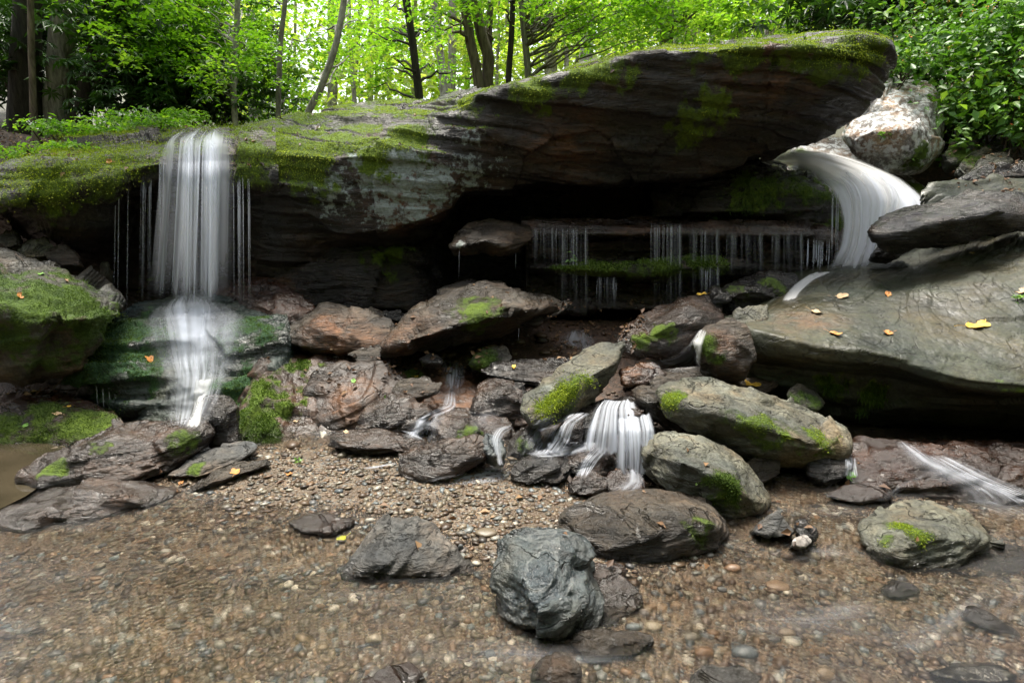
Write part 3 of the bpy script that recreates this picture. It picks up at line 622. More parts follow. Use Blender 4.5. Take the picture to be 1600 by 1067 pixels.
boulder('grey_boulder', 'squat grey boulder with mossy right flank beside the gravel bar', [(1000, 705), (1015, 690), (1060, 682), (1110, 692), (1155, 718), (1185, 755), (1200, 785), (1188, 805), (1140, 812), (1080, 795), (1030, 760), (1005, 725)], 2.65, 3.05, M_GREY,
        [(1060, 720, 2.68), (1130, 745, 2.6), (1170, 770, 2.6)], .35, 6, .022, 4.5, .008, 20, (.2, 0), moss=[(1160, 780, 45, .9), (1120, 790, 35, .7), (1090, 755, 18, .8)], tuft=2500, tlen=.008, mossmat=M_MOSSD)
boulder('rock', 'grey stone beneath the right half of the long pale boulder', [(1165, 720), (1190, 705), (1220, 715), (1222, 740), (1195, 752), (1170, 745)], 2.95, 3.1, M_SLATE, (), .15, 4, .015, 7)
boulder('rock', 'dark wet stone under the right tip of the long pale boulder', [(1262, 740), (1275, 715), (1310, 708), (1330, 720), (1322, 745), (1290, 752)], 2.95, 3.1, M_DARK, (), .15, 4, .015, 7)
boulder('brown_boulder', 'smooth brown boulder with dark hollow front on the gravel bar', [(880, 812), (888, 795), (930, 780), (990, 772), (1060, 774), (1110, 788), (1134, 815), (1138, 835), (1120, 858), (1045, 880), (975, 880), (915, 858)], 2.25, 2.65, M_SLATE,
        [(955, 850, 2.24), (975, 805, 2.38), (1060, 800, 2.36), (1120, 815, 2.3), (900, 825, 2.33)], .35, 6, .018, 4, .004, 18, moss=[(1110, 840, 40, .3)])
boulder('grey_pyramid_rock', 'grey pyramid shaped rock standing on the gravel', [(541, 906), (553, 885), (585, 835), (612, 805), (640, 806), (668, 812), (692, 842), (725, 882), (742, 902), (700, 912), (610, 914)], 2.14, 2.42, M_PYR, [(640, 850, 2.2), (590, 880, 2.14), (620, 815, 2.33), (680, 880, 2.15)], .2, 6, .016, 6, .01, 34, (.9, .2), p=26)
boulder('blue_rock', 'blue green rock with white veins in the foreground water', [(770, 905), (778, 870), (784, 838), (800, 830), (838, 830), (860, 842), (882, 833), (908, 848), (930, 885), (936, 930), (928, 970), (895, 998), (845, 998), (808, 980), (775, 950)], 1.8, 2.12, M_BLUE,
        [(830, 900, 1.84), (890, 900, 1.86), (850, 960, 1.74), (800, 930, 1.82), (900, 950, 1.78), (830, 850, 2.0)], .25, 6, .03, 6, .014, 24, (.5, .2), p=20)
boulder('wet_flat_rock', 'flat wet dark brown rock half sunk behind the blue green rock', [(905, 900), (935, 882), (965, 882), (998, 915), (1010, 945), (980, 968), (935, 985), (905, 985)], 1.85, 2.12, M_BROWN, (), .15, 5, .012, 8, .004, 30)
boulder('plank_rock', 'flat brown plank shaped rock at the far edge of the gravel', [(508, 700), (522, 670), (600, 670), (655, 682), (668, 692), (640, 705), (560, 710)], 3.35, 3.6, M_BROWN, [(580, 700, 3.33), (530, 697, 3.33)], .2, 5, .012, 7, .01, 26, p=34)
boulder('dark_boulder', 'dark brown blocky boulder left of the small cascade', [(624, 715), (645, 695), (690, 682), (745, 676), (768, 690), (768, 718), (740, 728), (690, 745), (650, 756), (628, 740)], 3.0, 3.3, M_BROWN, [(650, 705, 3.1), (740, 712, 3.05), (690, 745, 3.0)], .25, 5, .022, 6, .014, 22, (-.15, .1), p=28)
boulder('veined_stone', 'small white veined stone at the foot of the small cascade', [(752, 690), (760, 676), (778, 680), (790, 705), (780, 718), (762, 710)], 3.05, 3.2, M_BLUE, (), .12, 4, .012, 9)
boulder('wet_rock', 'cracked black wet rock at the left foot of the centre cascade', [(795, 735), (815, 712), (850, 705), (885, 712), (895, 740), (870, 752), (830, 755), (800, 750)], 2.95, 3.2, M_DARK, [(830, 725, 3.0), (870, 728, 3.0)], .2, 5, .02, 7, .02, 24, (.5, .1), p=30)
boulder('wet_rock', 'dark wet rock under the middle of the centre cascade', [(880, 720), (900, 698), (935, 695), (955, 712), (950, 740), (910, 745), (885, 740)], 3.05, 3.3, M_BROWN, [(910, 715, 3.05)], .2, 5, .02, 7, .014, 24)
boulder('wet_rock', 'squat brown rock at the foot of the centre cascade', [(888, 752), (900, 740), (925, 730), (950, 745), (945, 765), (915, 772), (893, 770)], 2.8, 2.95, M_BROWN, [(910, 748, 2.85)], .15, 5, .015, 9, .008, 30)
boulder('wet_rock', 'low reddish wet rock right of the squat brown rock', [(940, 755), (950, 735), (985, 728), (1008, 745), (1005, 765), (965, 772)], 2.8, 3.0, M_RUST, (), .15, 4, .015, 8)
boulder('wet_rock', 'purple brown rock behind the falling strands of the centre cascade', [(940, 715), (950, 690), (975, 680), (1005, 690), (1012, 730), (975, 742), (945, 738)], 3.05, 3.3, M_RUST, [(970, 705, 3.05)], .2, 5, .02, 7, .01, 24)
boulder('cascade_rock', 'rounded dark rock carrying the centre cascade', [(850, 690), (870, 660), (905, 640), (950, 622), (1000, 620), (1018, 640), (1022, 700), (990, 735), (930, 730), (870, 720)], 3.3, 3.75, M_DARK, [(940, 650, 3.4), (990, 650, 3.4)], .35, 5, .03, 5, .02, 16)
boulder('rock', 'dark wet stone between the two arms of the centre cascade', [(880, 672), (890, 652), (910, 648), (915, 668), (905, 685), (885, 685)], 3.2, 3.3, M_BROWN, (), .12, 4, .015, 8)
boulder('ledge_rock', 'flat reddish stone splitting the top of the centre cascade', [(963, 644), (985, 637), (1008, 640), (1000, 649), (975, 650)], 3.22, 3.35, M_RUST, (), .1, 4, .008, 9)

loft('olive_slab', 'huge wet olive slab with fallen leaves on the right', [
    (1166, [(505, 4.2), (508, 4.1), (512, 3.95), (530, 3.92), (560, 4.0), (585, 3.95), (610, 4.05)]),
    (1178, [(492, 4.5), (500, 4.25), (518, 3.85), (545, 3.82), (565, 4.0), (595, 3.98), (622, 4.1)]),
    (1215, [(462, 4.85), (490, 4.3), (528, 3.75), (552, 3.74), (570, 3.95), (602, 3.92), (630, 4.05)]),
    (1275, [(430, 5.15), (475, 4.35), (540, 3.62), (560, 3.62), (578, 3.88), (612, 3.85), (640, 4.0)]),
    (1340, [(410, 5.25), (465, 4.35), (548, 3.54), (566, 3.54), (584, 3.82), (624, 3.78), (655, 3.95)]),
    (1400, [(396, 5.3), (460, 4.3), (560, 3.48), (576, 3.48), (592, 3.75), (634, 3.74), (665, 3.95)]),
    (1500, [(372, 5.3), (450, 4.2), (588, 3.34), (603, 3.34), (613, 3.62), (634, 3.68), (670, 3.9)]),
    (1600, [(350, 5.25), (440, 4.05), (600, 3.24), (614, 3.24), (622, 3.52), (642, 3.62), (680, 3.85)]),
    (1760, [(325, 5.2), (430, 3.9), (615, 3.12), (628, 3.12), (640, 3.4), (660, 3.5), (700, 3.8)]), (2050, [(300, 5.2), (420, 3.9), (640, 3.0), (655, 3.0), (670, 3.3), (690, 3.4), (740, 3.7)])], M_OLIVE, 600, 260, .012, 1.4, .012, 26, (.0, .36), seed=19, chip=.025,
    moss=[(1300, 600, 40, .5), (1350, 610, 40, .5), (1570, 615, 25, .5)], rust=[(1250, 480, 60, .35)], tuft=1500, tlen=.016, mossmat=M_MOSSD, droop=1.2)
boulder('dark_beam_rock', 'long dark beam shaped rock lying across the foot of the chute', [(1358, 358), (1385, 337), (1440, 318), (1520, 299), (1610, 300), (1700, 303), (1700, 334), (1600, 336), (1500, 362), (1440, 381), (1410, 382), (1375, 368)], 4.5, 4.9, M_DARK, [(1400, 362, 4.45), (1500, 340, 4.4)], .3, 5, .03, 4, .015, 18, (-.2, .1), p=18)
boulder('rock', 'small dark rock propping the tip of the beam shaped rock', [(1365, 398), (1385, 378), (1410, 376), (1420, 395), (1395, 405)], 4.8, 4.95, M_DARK, (), .2, 4, .02, 7)
boulder('small_stone', 'small lichen grey stone between the beam shaped rock and the olive slab', [(1475, 368), (1490, 359), (1520, 360), (1522, 371), (1495, 375)], 4.6, 4.75, M_GREY, (), .1, 4, .012, 8)
boulder('rusty_bedrock', 'rust red wet bedrock at the lower right under the side stream', [(1325, 720), (1350, 690), (1450, 682), (1600, 690), (1700, 700), (1720, 790), (1620, 800), (1520, 790), (1420, 770), (1340, 755)], 2.72, 3.42, M_RUST, [(1450, 725, 3.0), (1560, 735, 2.93), (1650, 730, 2.93)], .5, 6, .05, 5, .03, 14, (.2, .2))
boulder('wet_rock', 'black wet stone parting the side stream at lower right', [(1448, 770), (1465, 755), (1485, 758), (1492, 775), (1470, 784)], 2.85, 2.95, M_DARK, (), .1, 4, .012, 9)
boulder('wet_rock', 'rusty stone in the side stream by the tip of the long boulder', [(1345, 740), (1360, 715), (1410, 708), (1440, 728), (1425, 748), (1370, 755)], 3.0, 3.25, M_RUST, (), .15, 5, .02, 7, .012, 22)
boulder('wet_rock', 'low rust brown slab at the edge of the right pool', [(1290, 775), (1320, 760), (1380, 758), (1400, 775), (1340, 785)], 2.75, 2.9, M_RUST, (), .1, 4, .012, 8)
boulder('side_boulder', 'dark green grey boulder in the right pool', [(1350, 825), (1365, 800), (1398, 776), (1450, 775), (1500, 790), (1555, 830), (1568, 850), (1550, 868), (1500, 890), (1440, 895), (1385, 875), (1358, 850)], 2.2, 2.6, M_GREY,
        [(1390, 825, 2.32), (1440, 835, 2.25), (1540, 850, 2.25), (1430, 790, 2.5), (1400, 870, 2.22)], .3, 6, .025, 5, .014, 24, (.25, 0), p=26, moss=[(1400, 810, 28, .8), (1385, 845, 40, .55), (1430, 820, 30, .6)], tuft=1800, tlen=.007)
boulder('low_rock', 'low brown rock joined to the right side of the pool boulder', [(1470, 890), (1500, 865), (1560, 845), (1600, 855), (1615, 880), (1590, 900), (1520, 905)], 2.15, 2.4, M_SLATE, (), .2, 5, .02, 7, .01, 26)
boulder('wet_stone', 'black wet stone in the riffle below the pool boulder', [(1380, 920), (1395, 908), (1425, 908), (1440, 925), (1415, 936), (1390, 932)], 2.0, 2.1, M_DARK, (), .08, 4, .01, 12, .006, 40)
boulder('wet_stone', 'long black stone at the right edge of the riffle', [(1502, 960), (1515, 950), (1545, 962), (1592, 990), (1600, 1002), (1570, 995), (1530, 978)], 1.8, 1.92, M_DARK, (), .08, 4, .01, 12, .006, 40)
boulder('flat_stone', 'grey wedge stone at the corner of the grey boulder and gravel', [(1180, 830), (1200, 806), (1215, 798), (1232, 815), (1245, 834), (1215, 838)], 2.4, 2.5, M_PYR, (), .1, 4, .01, 10, .005, 35)
boulder('wet_stone', 'small dark stone on edge beside the grey wedge stone', [(1246, 818), (1255, 815), (1275, 832), (1276, 842), (1255, 838)], 2.35, 2.42, M_DARK, (), .06, 4, .008, 12)
boulder('pale_stone', 'small cream stone in the shallow water right of the gravel bar', [(1240, 852), (1243, 840), (1258, 838), (1266, 848), (1255, 855)], 2.28, 2.34, M_WHITE, (), .05, 3, .005, 12)

# left foreground rocks
boulder('dark_boulder', 'dark angular boulder at the muddy pool under the left waterfall', [(40, 745), (65, 722), (120, 690), (175, 662), (240, 660), (320, 664), (328, 678), (295, 702), (235, 740), (165, 757), (70, 758)], 2.95, 3.45, M_BROWN, [(160, 690, 3.1), (290, 680, 3.2), (175, 745, 2.93), (120, 715, 3.02)], .4, 6, .03, 5, .014, 20, p=26,
        moss=[(85, 725, 25, .8), (300, 690, 28, .8), (150, 690, 20, .5)], pale=[(200, 670, 30, .2)])
boulder('dark_rock', 'dark pointed wet rock at the right foot of the left waterfall', [(300, 655), (320, 625), (338, 614), (362, 632), (372, 660), (365, 690), (340, 700), (312, 680)], 3.4, 3.6, M_DARK, [(340, 650, 3.38)], .2, 5, .03, 6, .015, 22)
boulder('flat_rock', 'flat wet slate beside the dark angular boulder', [(262, 742), (300, 710), (340, 697), (398, 692), (400, 705), (370, 722), (310, 745)], 3.0, 3.35, M_PYR, [(320, 728, 3.05)], .15, 5, .012, 7, .008, 28, moss=[(305, 720, 18, .9)])
boulder('flat_rock', 'flat brown slate with an orange leaf at the gravel edge', [(288, 768), (320, 742), (365, 722), (425, 714), (430, 722), (390, 735), (340, 760), (300, 772)], 2.88, 3.2, M_SLATE, [(330, 755, 2.9)], .12, 5, .012, 7, .008, 28)
boulder('low_boulder', 'low smooth grey rock sunk in the gravel at the left edge', [(-40, 828), (0, 800), (70, 765), (150, 752), (230, 755), (280, 765), (255, 785), (190, 800), (120, 825), (40, 835)], 2.5, 2.98, M_BROWN, [(120, 790, 2.62), (180, 775, 2.75)], .3, 5, .015, 4, .005, 20, p=14)
boulder('sunken_stone', 'flat red brown stone nearly flush with the gravel', [(448, 815), (475, 806), (530, 806), (548, 818), (520, 835), (475, 830)], 2.45, 2.6, M_RUST, (), .1, 4, .008, 9)
boulder('sunken_stone', 'reddish stone breaking the water at the bottom edge', [(560, 1075), (590, 1040), (640, 1030), (662, 1055), (650, 1085), (590, 1090)], 1.5, 1.63, M_RUST, (), .08, 4, .01, 10)
boulder('sunken_stone', 'yellowish stone under water in front of the blue green rock', [(832, 1065), (850, 1025), (880, 1022), (906, 1048), (900, 1070), (860, 1072)], 1.56, 1.66, M_SLATE, (), .08, 4, .01, 10, rust=[(870, 1040, 30, .5)])
boulder('sunken_stone', 'wide brown stone under water right of the blue green rock', [(885, 1000), (930, 985), (985, 985), (1020, 1000), (990, 1025), (920, 1030)], 1.68, 1.8, M_SLATE, (), .08, 4, .006, 10)
boulder('sunken_stone', 'blue grey flat stone under water at the bottom edge', [(1085, 1075), (1100, 1040), (1150, 1035), (1190, 1055), (1180, 1080)], 1.54, 1.64, M_PYR, (), .06, 4, .006, 10)
boulder('sunken_stone', 'dark flat stone under water at the lower right corner', [(1445, 1055), (1480, 1040), (1560, 1042), (1590, 1058), (1540, 1075)], 1.56, 1.66, M_OLIVE, (), .06, 4, .006, 10)

# back rocks
boulder('white_boulder', 'big pale grey boulder speckled with white lichen upstream of the chute', [(1308, 220), (1325, 185), (1360, 145), (1395, 125), (1430, 121), (1455, 130), (1470, 155), (1480, 190), (1475, 225), (1450, 262), (1410, 275), (1350, 250)], 6.2, 7.0, M_WHITE, [(1400, 200, 6.1), (1450, 200, 6.15), (1340, 215, 6.3)], .8, 6, .03, 3, .0, p=12, moss=[(1440, 260, 25, .8)])
boulder('smooth_rock', 'smooth pale rock beside the top of the chute', [(1235, 235), (1270, 212), (1320, 215), (1380, 240), (1430, 285), (1465, 310), (1440, 330), (1380, 320), (1310, 275), (1260, 250)], 6.25, 7.4, M_WHITE, (), .5, 5, .03, 3, .0, p=14, moss=[(1270, 232, 16, .7), (1430, 285, 25, .8)])
for k, (lab, oo, Y0, Y1, mt, ms) in enumerate([
    ('yellow green rounded stone on the right bank behind the white boulder', [(1478, 240), (1490, 222), (1515, 216), (1530, 232), (1520, 250), (1490, 255)], 6.2, 6.5, M_GREY, .75),
    ('tan mossy slab stone leaning right of the yellow green stone', [(1498, 262), (1510, 240), (1535, 228), (1552, 236), (1535, 262), (1510, 272)], 5.9, 6.2, M_GREY, .7),
    ('pale flat stone low on the right bank', [(1520, 262), (1540, 244), (1575, 240), (1582, 252), (1560, 262), (1535, 268)], 5.7, 6.0, M_GREY, .3),
    ('dark thin slab stone under the pale flat stone on the right bank', [(1490, 282), (1530, 268), (1600, 252), (1640, 255), (1620, 272), (1540, 282)], 5.4, 5.7, M_DARK, 0),
    ('grey wet bedrock step above the beam shaped rock', [(1440, 305), (1470, 285), (1560, 275), (1680, 268), (1700, 300), (1600, 305), (1500, 318), (1450, 325)], 5.0, 5.5, M_OLIVE, 0),
    ('brown stone half hidden by shrubs on the right bank', [(1530, 235), (1550, 215), (1600, 210), (1640, 225), (1620, 245), (1560, 245)], 6.2, 6.6, M_SLATE, .4),
    ('reddish rock under the roots behind the white boulder', [(1470, 215), (1485, 190), (1540, 170), (1600, 175), (1600, 205), (1530, 225), (1485, 228)], 6.8, 7.4, M_BROWN, .2)]):
    boulder('bank_stone', lab, oo, Y0, Y1, mt, (), .3, 5, .03, 4, .01, 20, moss=[(np.mean([p[0] for p in oo]), np.mean([p[1] for p in oo]) - 8, 30, ms)] if ms else ())
for lab, oo, Y0, Y1, mt in [
    ('lichen grey stone behind the mossy dome boulder', [(25, 392), (40, 375), (70, 372), (85, 388), (70, 400), (40, 402)], 4.9, 5.1, M_GREY),
    ('dark grey stone between the dome boulder and the ledge', [(68, 395), (90, 382), (115, 395), (122, 412), (95, 414)], 4.8, 5.0, M_SLATE),
    ('green tinted stone at the far left under the ledge', [(-5, 378), (10, 360), (25, 362), (28, 380), (10, 386)], 4.9, 5.1, M_MOSSR),
    ('thin upright stone standing in the recess left of the waterfall', [(158, 432), (160, 412), (167, 409), (168, 432), (163, 436)], 5.3, 5.35, M_GREY)]:
    boulder('back_stone', lab, oo, Y0, Y1, mt, (), .15, 4, .015, 7)
# heap of small broken stones filling gaps
# ------------------------------------------------------------------ gravel and pebbles
def pebbles(n, x0, x1, y0, y1, smin, smax, sub, seed):
    r = np.random.default_rng(seed)
    py = y0 + (y1 - y0) * r.random(n) ** 1.25; px = r.uniform(x0, x1, n) * (.35 + .65 * py / y1)
    s = smin * (smax / smin) ** (r.random(n) ** 1.9)
    z = ground_z(px, py)
    B, Fb = ICO[sub]
    sc = np.stack([s * r.uniform(.8, 1.3, n), s * r.uniform(.6, 1., n), s * r.uniform(.18, .4, n)], 1)
    a = r.uniform(0, 6.28, n); ca, sa = np.cos(a), np.sin(a)
    D = B[None] * (1 + .35 * (r.random((n, len(B), 1)) - .5)) * sc[:, None]
    X = D[..., 0] * ca[:, None] - D[..., 1] * sa[:, None]; Yv = D[..., 0] * sa[:, None] + D[..., 1] * ca[:, None]
    Z = D[..., 2] + X * r.normal(0, .18, (n, 1)) + Yv * r.normal(0, .18, (n, 1))
    V = np.stack([X + px[:, None], Yv + py[:, None], Z + (z + sc[:, 2] * .35)[:, None]], -1).reshape(-1, 3)
    Fc = (np.arange(n)[:, None, None] * len(B) + Fb[None]).reshape(-1, 3)
    return V, Fc, np.repeat(r.random(n), len(B))
def pebble_mat():
    m, t = new_mat('river pebbles'); b = NB(t)
    c = b.ramp(b.attr('tone'), [(0, (.022, .018, .015)), (.12, (.06, .037, .022)), (.28, (.1, .064, .036)), (.42, (.085, .075, .055)), (.56, (.14, .10, .058)), (.68, (.065, .078, .085)), (.78, (.14, .08, .042)), (.86, (.19, .16, .11)), (.93, (.12, .14, .145)), (1, (.38, .34, .27))])
    tc = b.n('TexCoord').outputs['Object']; n = b.noise(tc, 120, 4, .7)
    g = b.mr(n, .3, .7, .65, 1.3); cg = b.n('CombineColor'); [b.l(g, cg.inputs[i]) for i in range(3)]
    c = b.mix(1., c, cg.outputs[0], 'MULTIPLY')
    p = b.n('BsdfPrincipled', i_Roughness=.45); b.l(c, p.inputs['Base Color'])
    bp = b.n('Bump', i_Strength=.25, i_Distance=.004); b.l(n, bp.inputs['Height']); b.l(bp.outputs[0], p.inputs['Normal'])
    o = b.n('OutputMaterial'); b.l(p.outputs[0], o.inputs[0]); return m
M_PEB = pebble_mat()
p1 = pebbles(52000, -4.6, 4.2, 1.15, 3.75, .006, .03, 1, 1)
V, Fc = join([p1[:2]]); tone = p1[2]
tag(mk('gravel', V, Fc, M_PEB, attrs={'tone': tone}), 'fine mixed gravel covering the stream bed', 'gravel', kind='stuff')
B, Fb = ICO[3]
def stone(px, py, wpx, hpx, tone_, label, rot=0., cat='pebble'):
    p = np.array(G(px, py, .0)); k = p[1] / F / .95
    z = float(ground_z(np.array([p[0]]), np.array([p[1]]))[0])
    s = np.array([wpx * k * .5, wpx * k * .5 * .7, max(hpx * k * .5, .012)])
    sd = int(px * 3 + py); D = B * (1 + .22 * fbm(B * 1.3 + sd, 3, sd))[:, None] * s
    c, s_ = math.cos(rot), math.sin(rot); D = np.stack([D[:, 0] * c - D[:, 1] * s_, D[:, 0] * s_ + D[:, 1] * c, D[:, 2]], 1)
    o = mk('pebble', D + [p[0], p[1], z + s[2] * .4], Fb, M_PEB, None, [p[0], p[1], z], {'tone': np.full(len(D), tone_)})
    return tag(o, label, cat)
for a in [(1268, 868, 26, 16, .86, 'cream pebble in the ripple below the small cream stone'), (1145, 888, 28, 14, .78, 'orange pebble on the gravel below the brown boulder'),
          (1230, 870, 22, 14, .12, 'dark brown pebble beside the cream pebble'), (1128, 920, 18, 8, .66, 'slate grey pebble among gravel right of the sunk brown rock'),
          (1230, 985, 30, 14, .56, 'yellowish pebble under the clear water at right'), (1165, 1015, 46, 22, .68, 'large blue grey pebble under clear water at lower right'),
          (1100, 1015, 34, 20, .78, 'orange brown pebble left of the large blue grey pebble'), (1020, 975, 32, 14, .86, 'pale flat pebble beside the wet flat rock'),
          (990, 978, 26, 14, .93, 'light grey pebble touching the wet flat rock'), (585, 995, 30, 22, .86, 'cream lump pebble in the water left of the blue green rock'),
          (730, 968, 14, 10, .78, 'small rusty pebble in front of the gravel left of blue rock'), (710, 905, 12, 8, .42, 'small tan pebble right of the pyramid rock'),
          (118, 1038, 22, 14, .97, 'white angular pebble at the lower left'), (168, 1055, 22, 12, .78, 'orange pebble at the bottom left edge'),
          (150, 902, 20, 8, .78, 'oblong orange pebble at left middle of the gravel'), (500, 945, 18, 10, .78, 'tan yellow pebble right of centre in left gravel'),
          (1115, 1045, 44, 14, .66, 'long grey green pebble under water near the bottom'), (1290, 1045, 34, 16, .56, 'olive tan pebble under water near the bottom right'),
          (1210, 995, 24, 12, .7, 'small bluish pebble beside the yellowish pebble'), (1080, 990, 34, 14, .42, 'tan flat pebble under clear water in the centre right'),
          (258, 860, 18, 6, .97, 'whitish pebble on the gravel near the left rock'), (1215, 915, 40, 10, .8, 'flat rust pebble in the pool edge at right'),
          (720, 862, 10, 18, .66, 'slim dark grey pebble standing beside the pyramid rock'), (760, 840, 34, 10, .5, 'flat brown pebble behind the blue green rock')]:
    stone(*a)

# loose rubble and dead leaves between the rocks
r = np.random.default_rng(31); n = 1500
x, y = r.uniform(-3.6, 4.6, n), r.uniform(3.3, 5.4, n); s = .012 * (.07 / .012) ** (r.random(n) ** 2)
B2, F2 = ICO[2]; z = ground_z(x, y)
D = B2[None] * (1 + .3 * np.stack([fbm(B2 * 1.5 + k, 2, k) for k in range(12)])[r.integers(0, 12, n)][..., None])
D = D * np.stack([s, s * .75, s * .45], 1)[:, None]; a = r.uniform(0, 6.28, n); ca, sa = np.cos(a)[:, None], np.sin(a)[:, None]
V = np.stack([D[..., 0] * ca - D[..., 1] * sa + x[:, None], D[..., 0] * sa + D[..., 1] * ca + y[:, None], D[..., 2] + (z + s * .2)[:, None]], -1)
tag(mk('rubble', V.reshape(-1, 3), (np.arange(n)[:, None, None] * len(B2) + F2[None]).reshape(-1, 3), M_PEB, attrs={'tone': np.repeat(r.random(n) * .6, len(B2))}), 'small broken stones strewn between the rocks', 'rubble', kind='stuff')

# ------------------------------------------------------------------ water
m, t = new_mat('clear shallow water'); b = NB(t)
tc = b.n('TexCoord').outputs['Object']; mp = b.n('Mapping'); mp.inputs['Rotation'].default_value = (0, 0, R(25)); mp.inputs['Scale'].default_value = (1., 2.6, 1); b.l(tc, mp.inputs[0])
n = b.noise(mp.outputs[0], 3.2, 2, .5, .6); n2 = b.noise(mp.outputs[0], 1.1, 3, .5)
bp = b.n('Bump', i_Strength=.06, i_Distance=.03); b.l(n, bp.inputs['Height'])
gl = b.n('BsdfGlossy', i_Roughness=.2); b.l(bp.outputs[0], gl.inputs['Normal'])
tp = b.n('BsdfTransparent'); tp.inputs[0].default_value = (.93, .9, .85, 1)
rf = b.n('BsdfRefraction', i_Roughness=.24, i_IOR=1.25); rf.inputs[0].default_value = (.93, .9, .86, 1)
m0 = b.n('MixShader'); b.l(b.mr(n2, .32, .58, .35, 1.), m0.inputs[0]); b.l(tp.outputs[0], m0.inputs[1]); b.l(rf.outputs[0], m0.inputs[2])
fr = b.n('Fresnel', i_IOR=1.33)
m1 = b.n('MixShader'); b.l(b.math('MULTIPLY', fr.outputs[0], 1.), m1.inputs[0]); b.l(m0.outputs[0], m1.inputs[1]); b.l(gl.outputs[0], m1.inputs[2])
df = b.n('BsdfDiffuse'); df.inputs[0].default_value = (.4, .4, .4, 1)
mx = b.n('MixShader'); b.l(b.math('MULTIPLY', b.mr(b.math('ADD', b.math('MULTIPLY', n2, .6), b.math('MULTIPLY', n, .4)), .45, .72), .06), mx.inputs[0]); b.l(m1.outputs[0], mx.inputs[1]); b.l(df.outputs[0], mx.inputs[2])
o = b.n('OutputMaterial'); b.l(mx.outputs[0], o.inputs[0]); M_WATER = m
xs = np.arange(-5, 5.01, .04); ys = np.arange(-1., 3.9, .04); X, Y_ = np.meshgrid(xs, ys, indexing='ij'); x, y = X.ravel(), Y_.ravel()
z = .014 + .006 * fbm(np.stack([x * 1.2, y * 2.4, 0 * x], 1), 4, 8)
tag(mk('water', np.stack([x, y, z], 1), grid_faces(len(xs), len(ys))[:, ::-1], M_WATER), kind='structure')

m, t = new_mat('muddy water'); b = NB(t); tc = b.n('TexCoord').outputs['Object']
pb = b.n('BsdfPrincipled', i_Roughness=.08); b.l(b.ramp(b.noise(tc, 2, 3), [(.35, (.022, .019, .011)), (.65, (.05, .04, .025))]), pb.inputs['Base Color']); o = b.n('OutputMaterial'); b.l(pb.outputs[0], o.inputs[0])
ring = [np.array(G(x, y, .024)) for x, y in ((-420, 700), (-200, 694), (0, 692), (60, 690), (110, 700), (90, 740), (40, 775), (0, 795), (-120, 830), (-420, 860))]
Cn = np.mean(ring, 0); V = np.array([Cn] + ring); tag(mk('muddy_pool', V, np.array([[0, 1 + (j + 1) % 10, 1 + j] for j in range(10)]), m), kind='structure')
def dens_grid(nu, nv, edge=1., v_in=.05, v_out=.1):
    u = np.linspace(0, 1, nu)[None, :]; v = np.linspace(0, 1, nv)[:, None]
    e = np.clip((1 - np.abs(2 * u - 1)) / max(edge, 1e-3), 0, 1) if edge else np.ones_like(u)
    uu = np.stack([u.ravel() * nu * .3, 0 * u.ravel() + nu, 0 * u.ravel()], 1); rag = (.6 + .9 * np.abs(vnoise(uu, 3)) * 2)[None, :]
    v_in = v_in * rag if v_in else 0; v_out = np.minimum(v_out * rag, .9) if np.any(v_out) else 0
    a = np.clip(v / np.maximum(v_in, 1e-4), 0, 1) if np.any(v_in) else np.ones_like(v); c = np.clip((1 - v) / np.maximum(v_out, 1e-4), 0, 1) if np.any(v_out) else np.ones_like(v)
    return (smooth(0, 1, e) * smooth(0, 1, a) * smooth(0, 1, c)).ravel()
def patch(name, rows, mat, parent, nu=60, nv=80, ripple=.012, edge=.3, v_in=.03, v_out=.1, seed=0, back=0.):
    """a sheet of water through rows of 3D points, each row running across the flow"""
    C = np.array(rows, float)
    S = crom(C, nv); S = np.stack([crom(S[i], nu) for i in range(nv)])
    u = np.broadcast_to(np.linspace(0, 1, nu)[None], (nv, nu)); v = np.broadcast_to(np.linspace(0, 1, nv)[:, None], (nv, nu))
    r = vnoise(np.stack([u.ravel() * nu * .22, v.ravel() * 1.2, 0 * u.ravel() + seed], 1), seed).reshape(nv, nu)
    S[..., 1] -= ripple * (1 + r) ; V = S.reshape(-1, 3)
    return mk(name, V, grid_faces(nv, nu), mat, parent, None, {'dens': dens_grid(nu, nv, edge, v_in, v_out)}, np.stack([u.ravel(), v.ravel()], 1))
def strand(name, path, r0, r1, mat, parent):
    P = crom(np.array(path, float), 14); V, Fc = tube(P, np.linspace(r0, r1, len(P)), 5)
    n = len(P); v = np.repeat(np.linspace(0, 1, n), 5)
    return mk(name, V, Fc, mat, parent, None, {'dens': smooth(0, .3, v) * (1 - .9 * smooth(.5, 1, v))}, np.stack([0 * v + P[0, 0] * 3, v], 1))
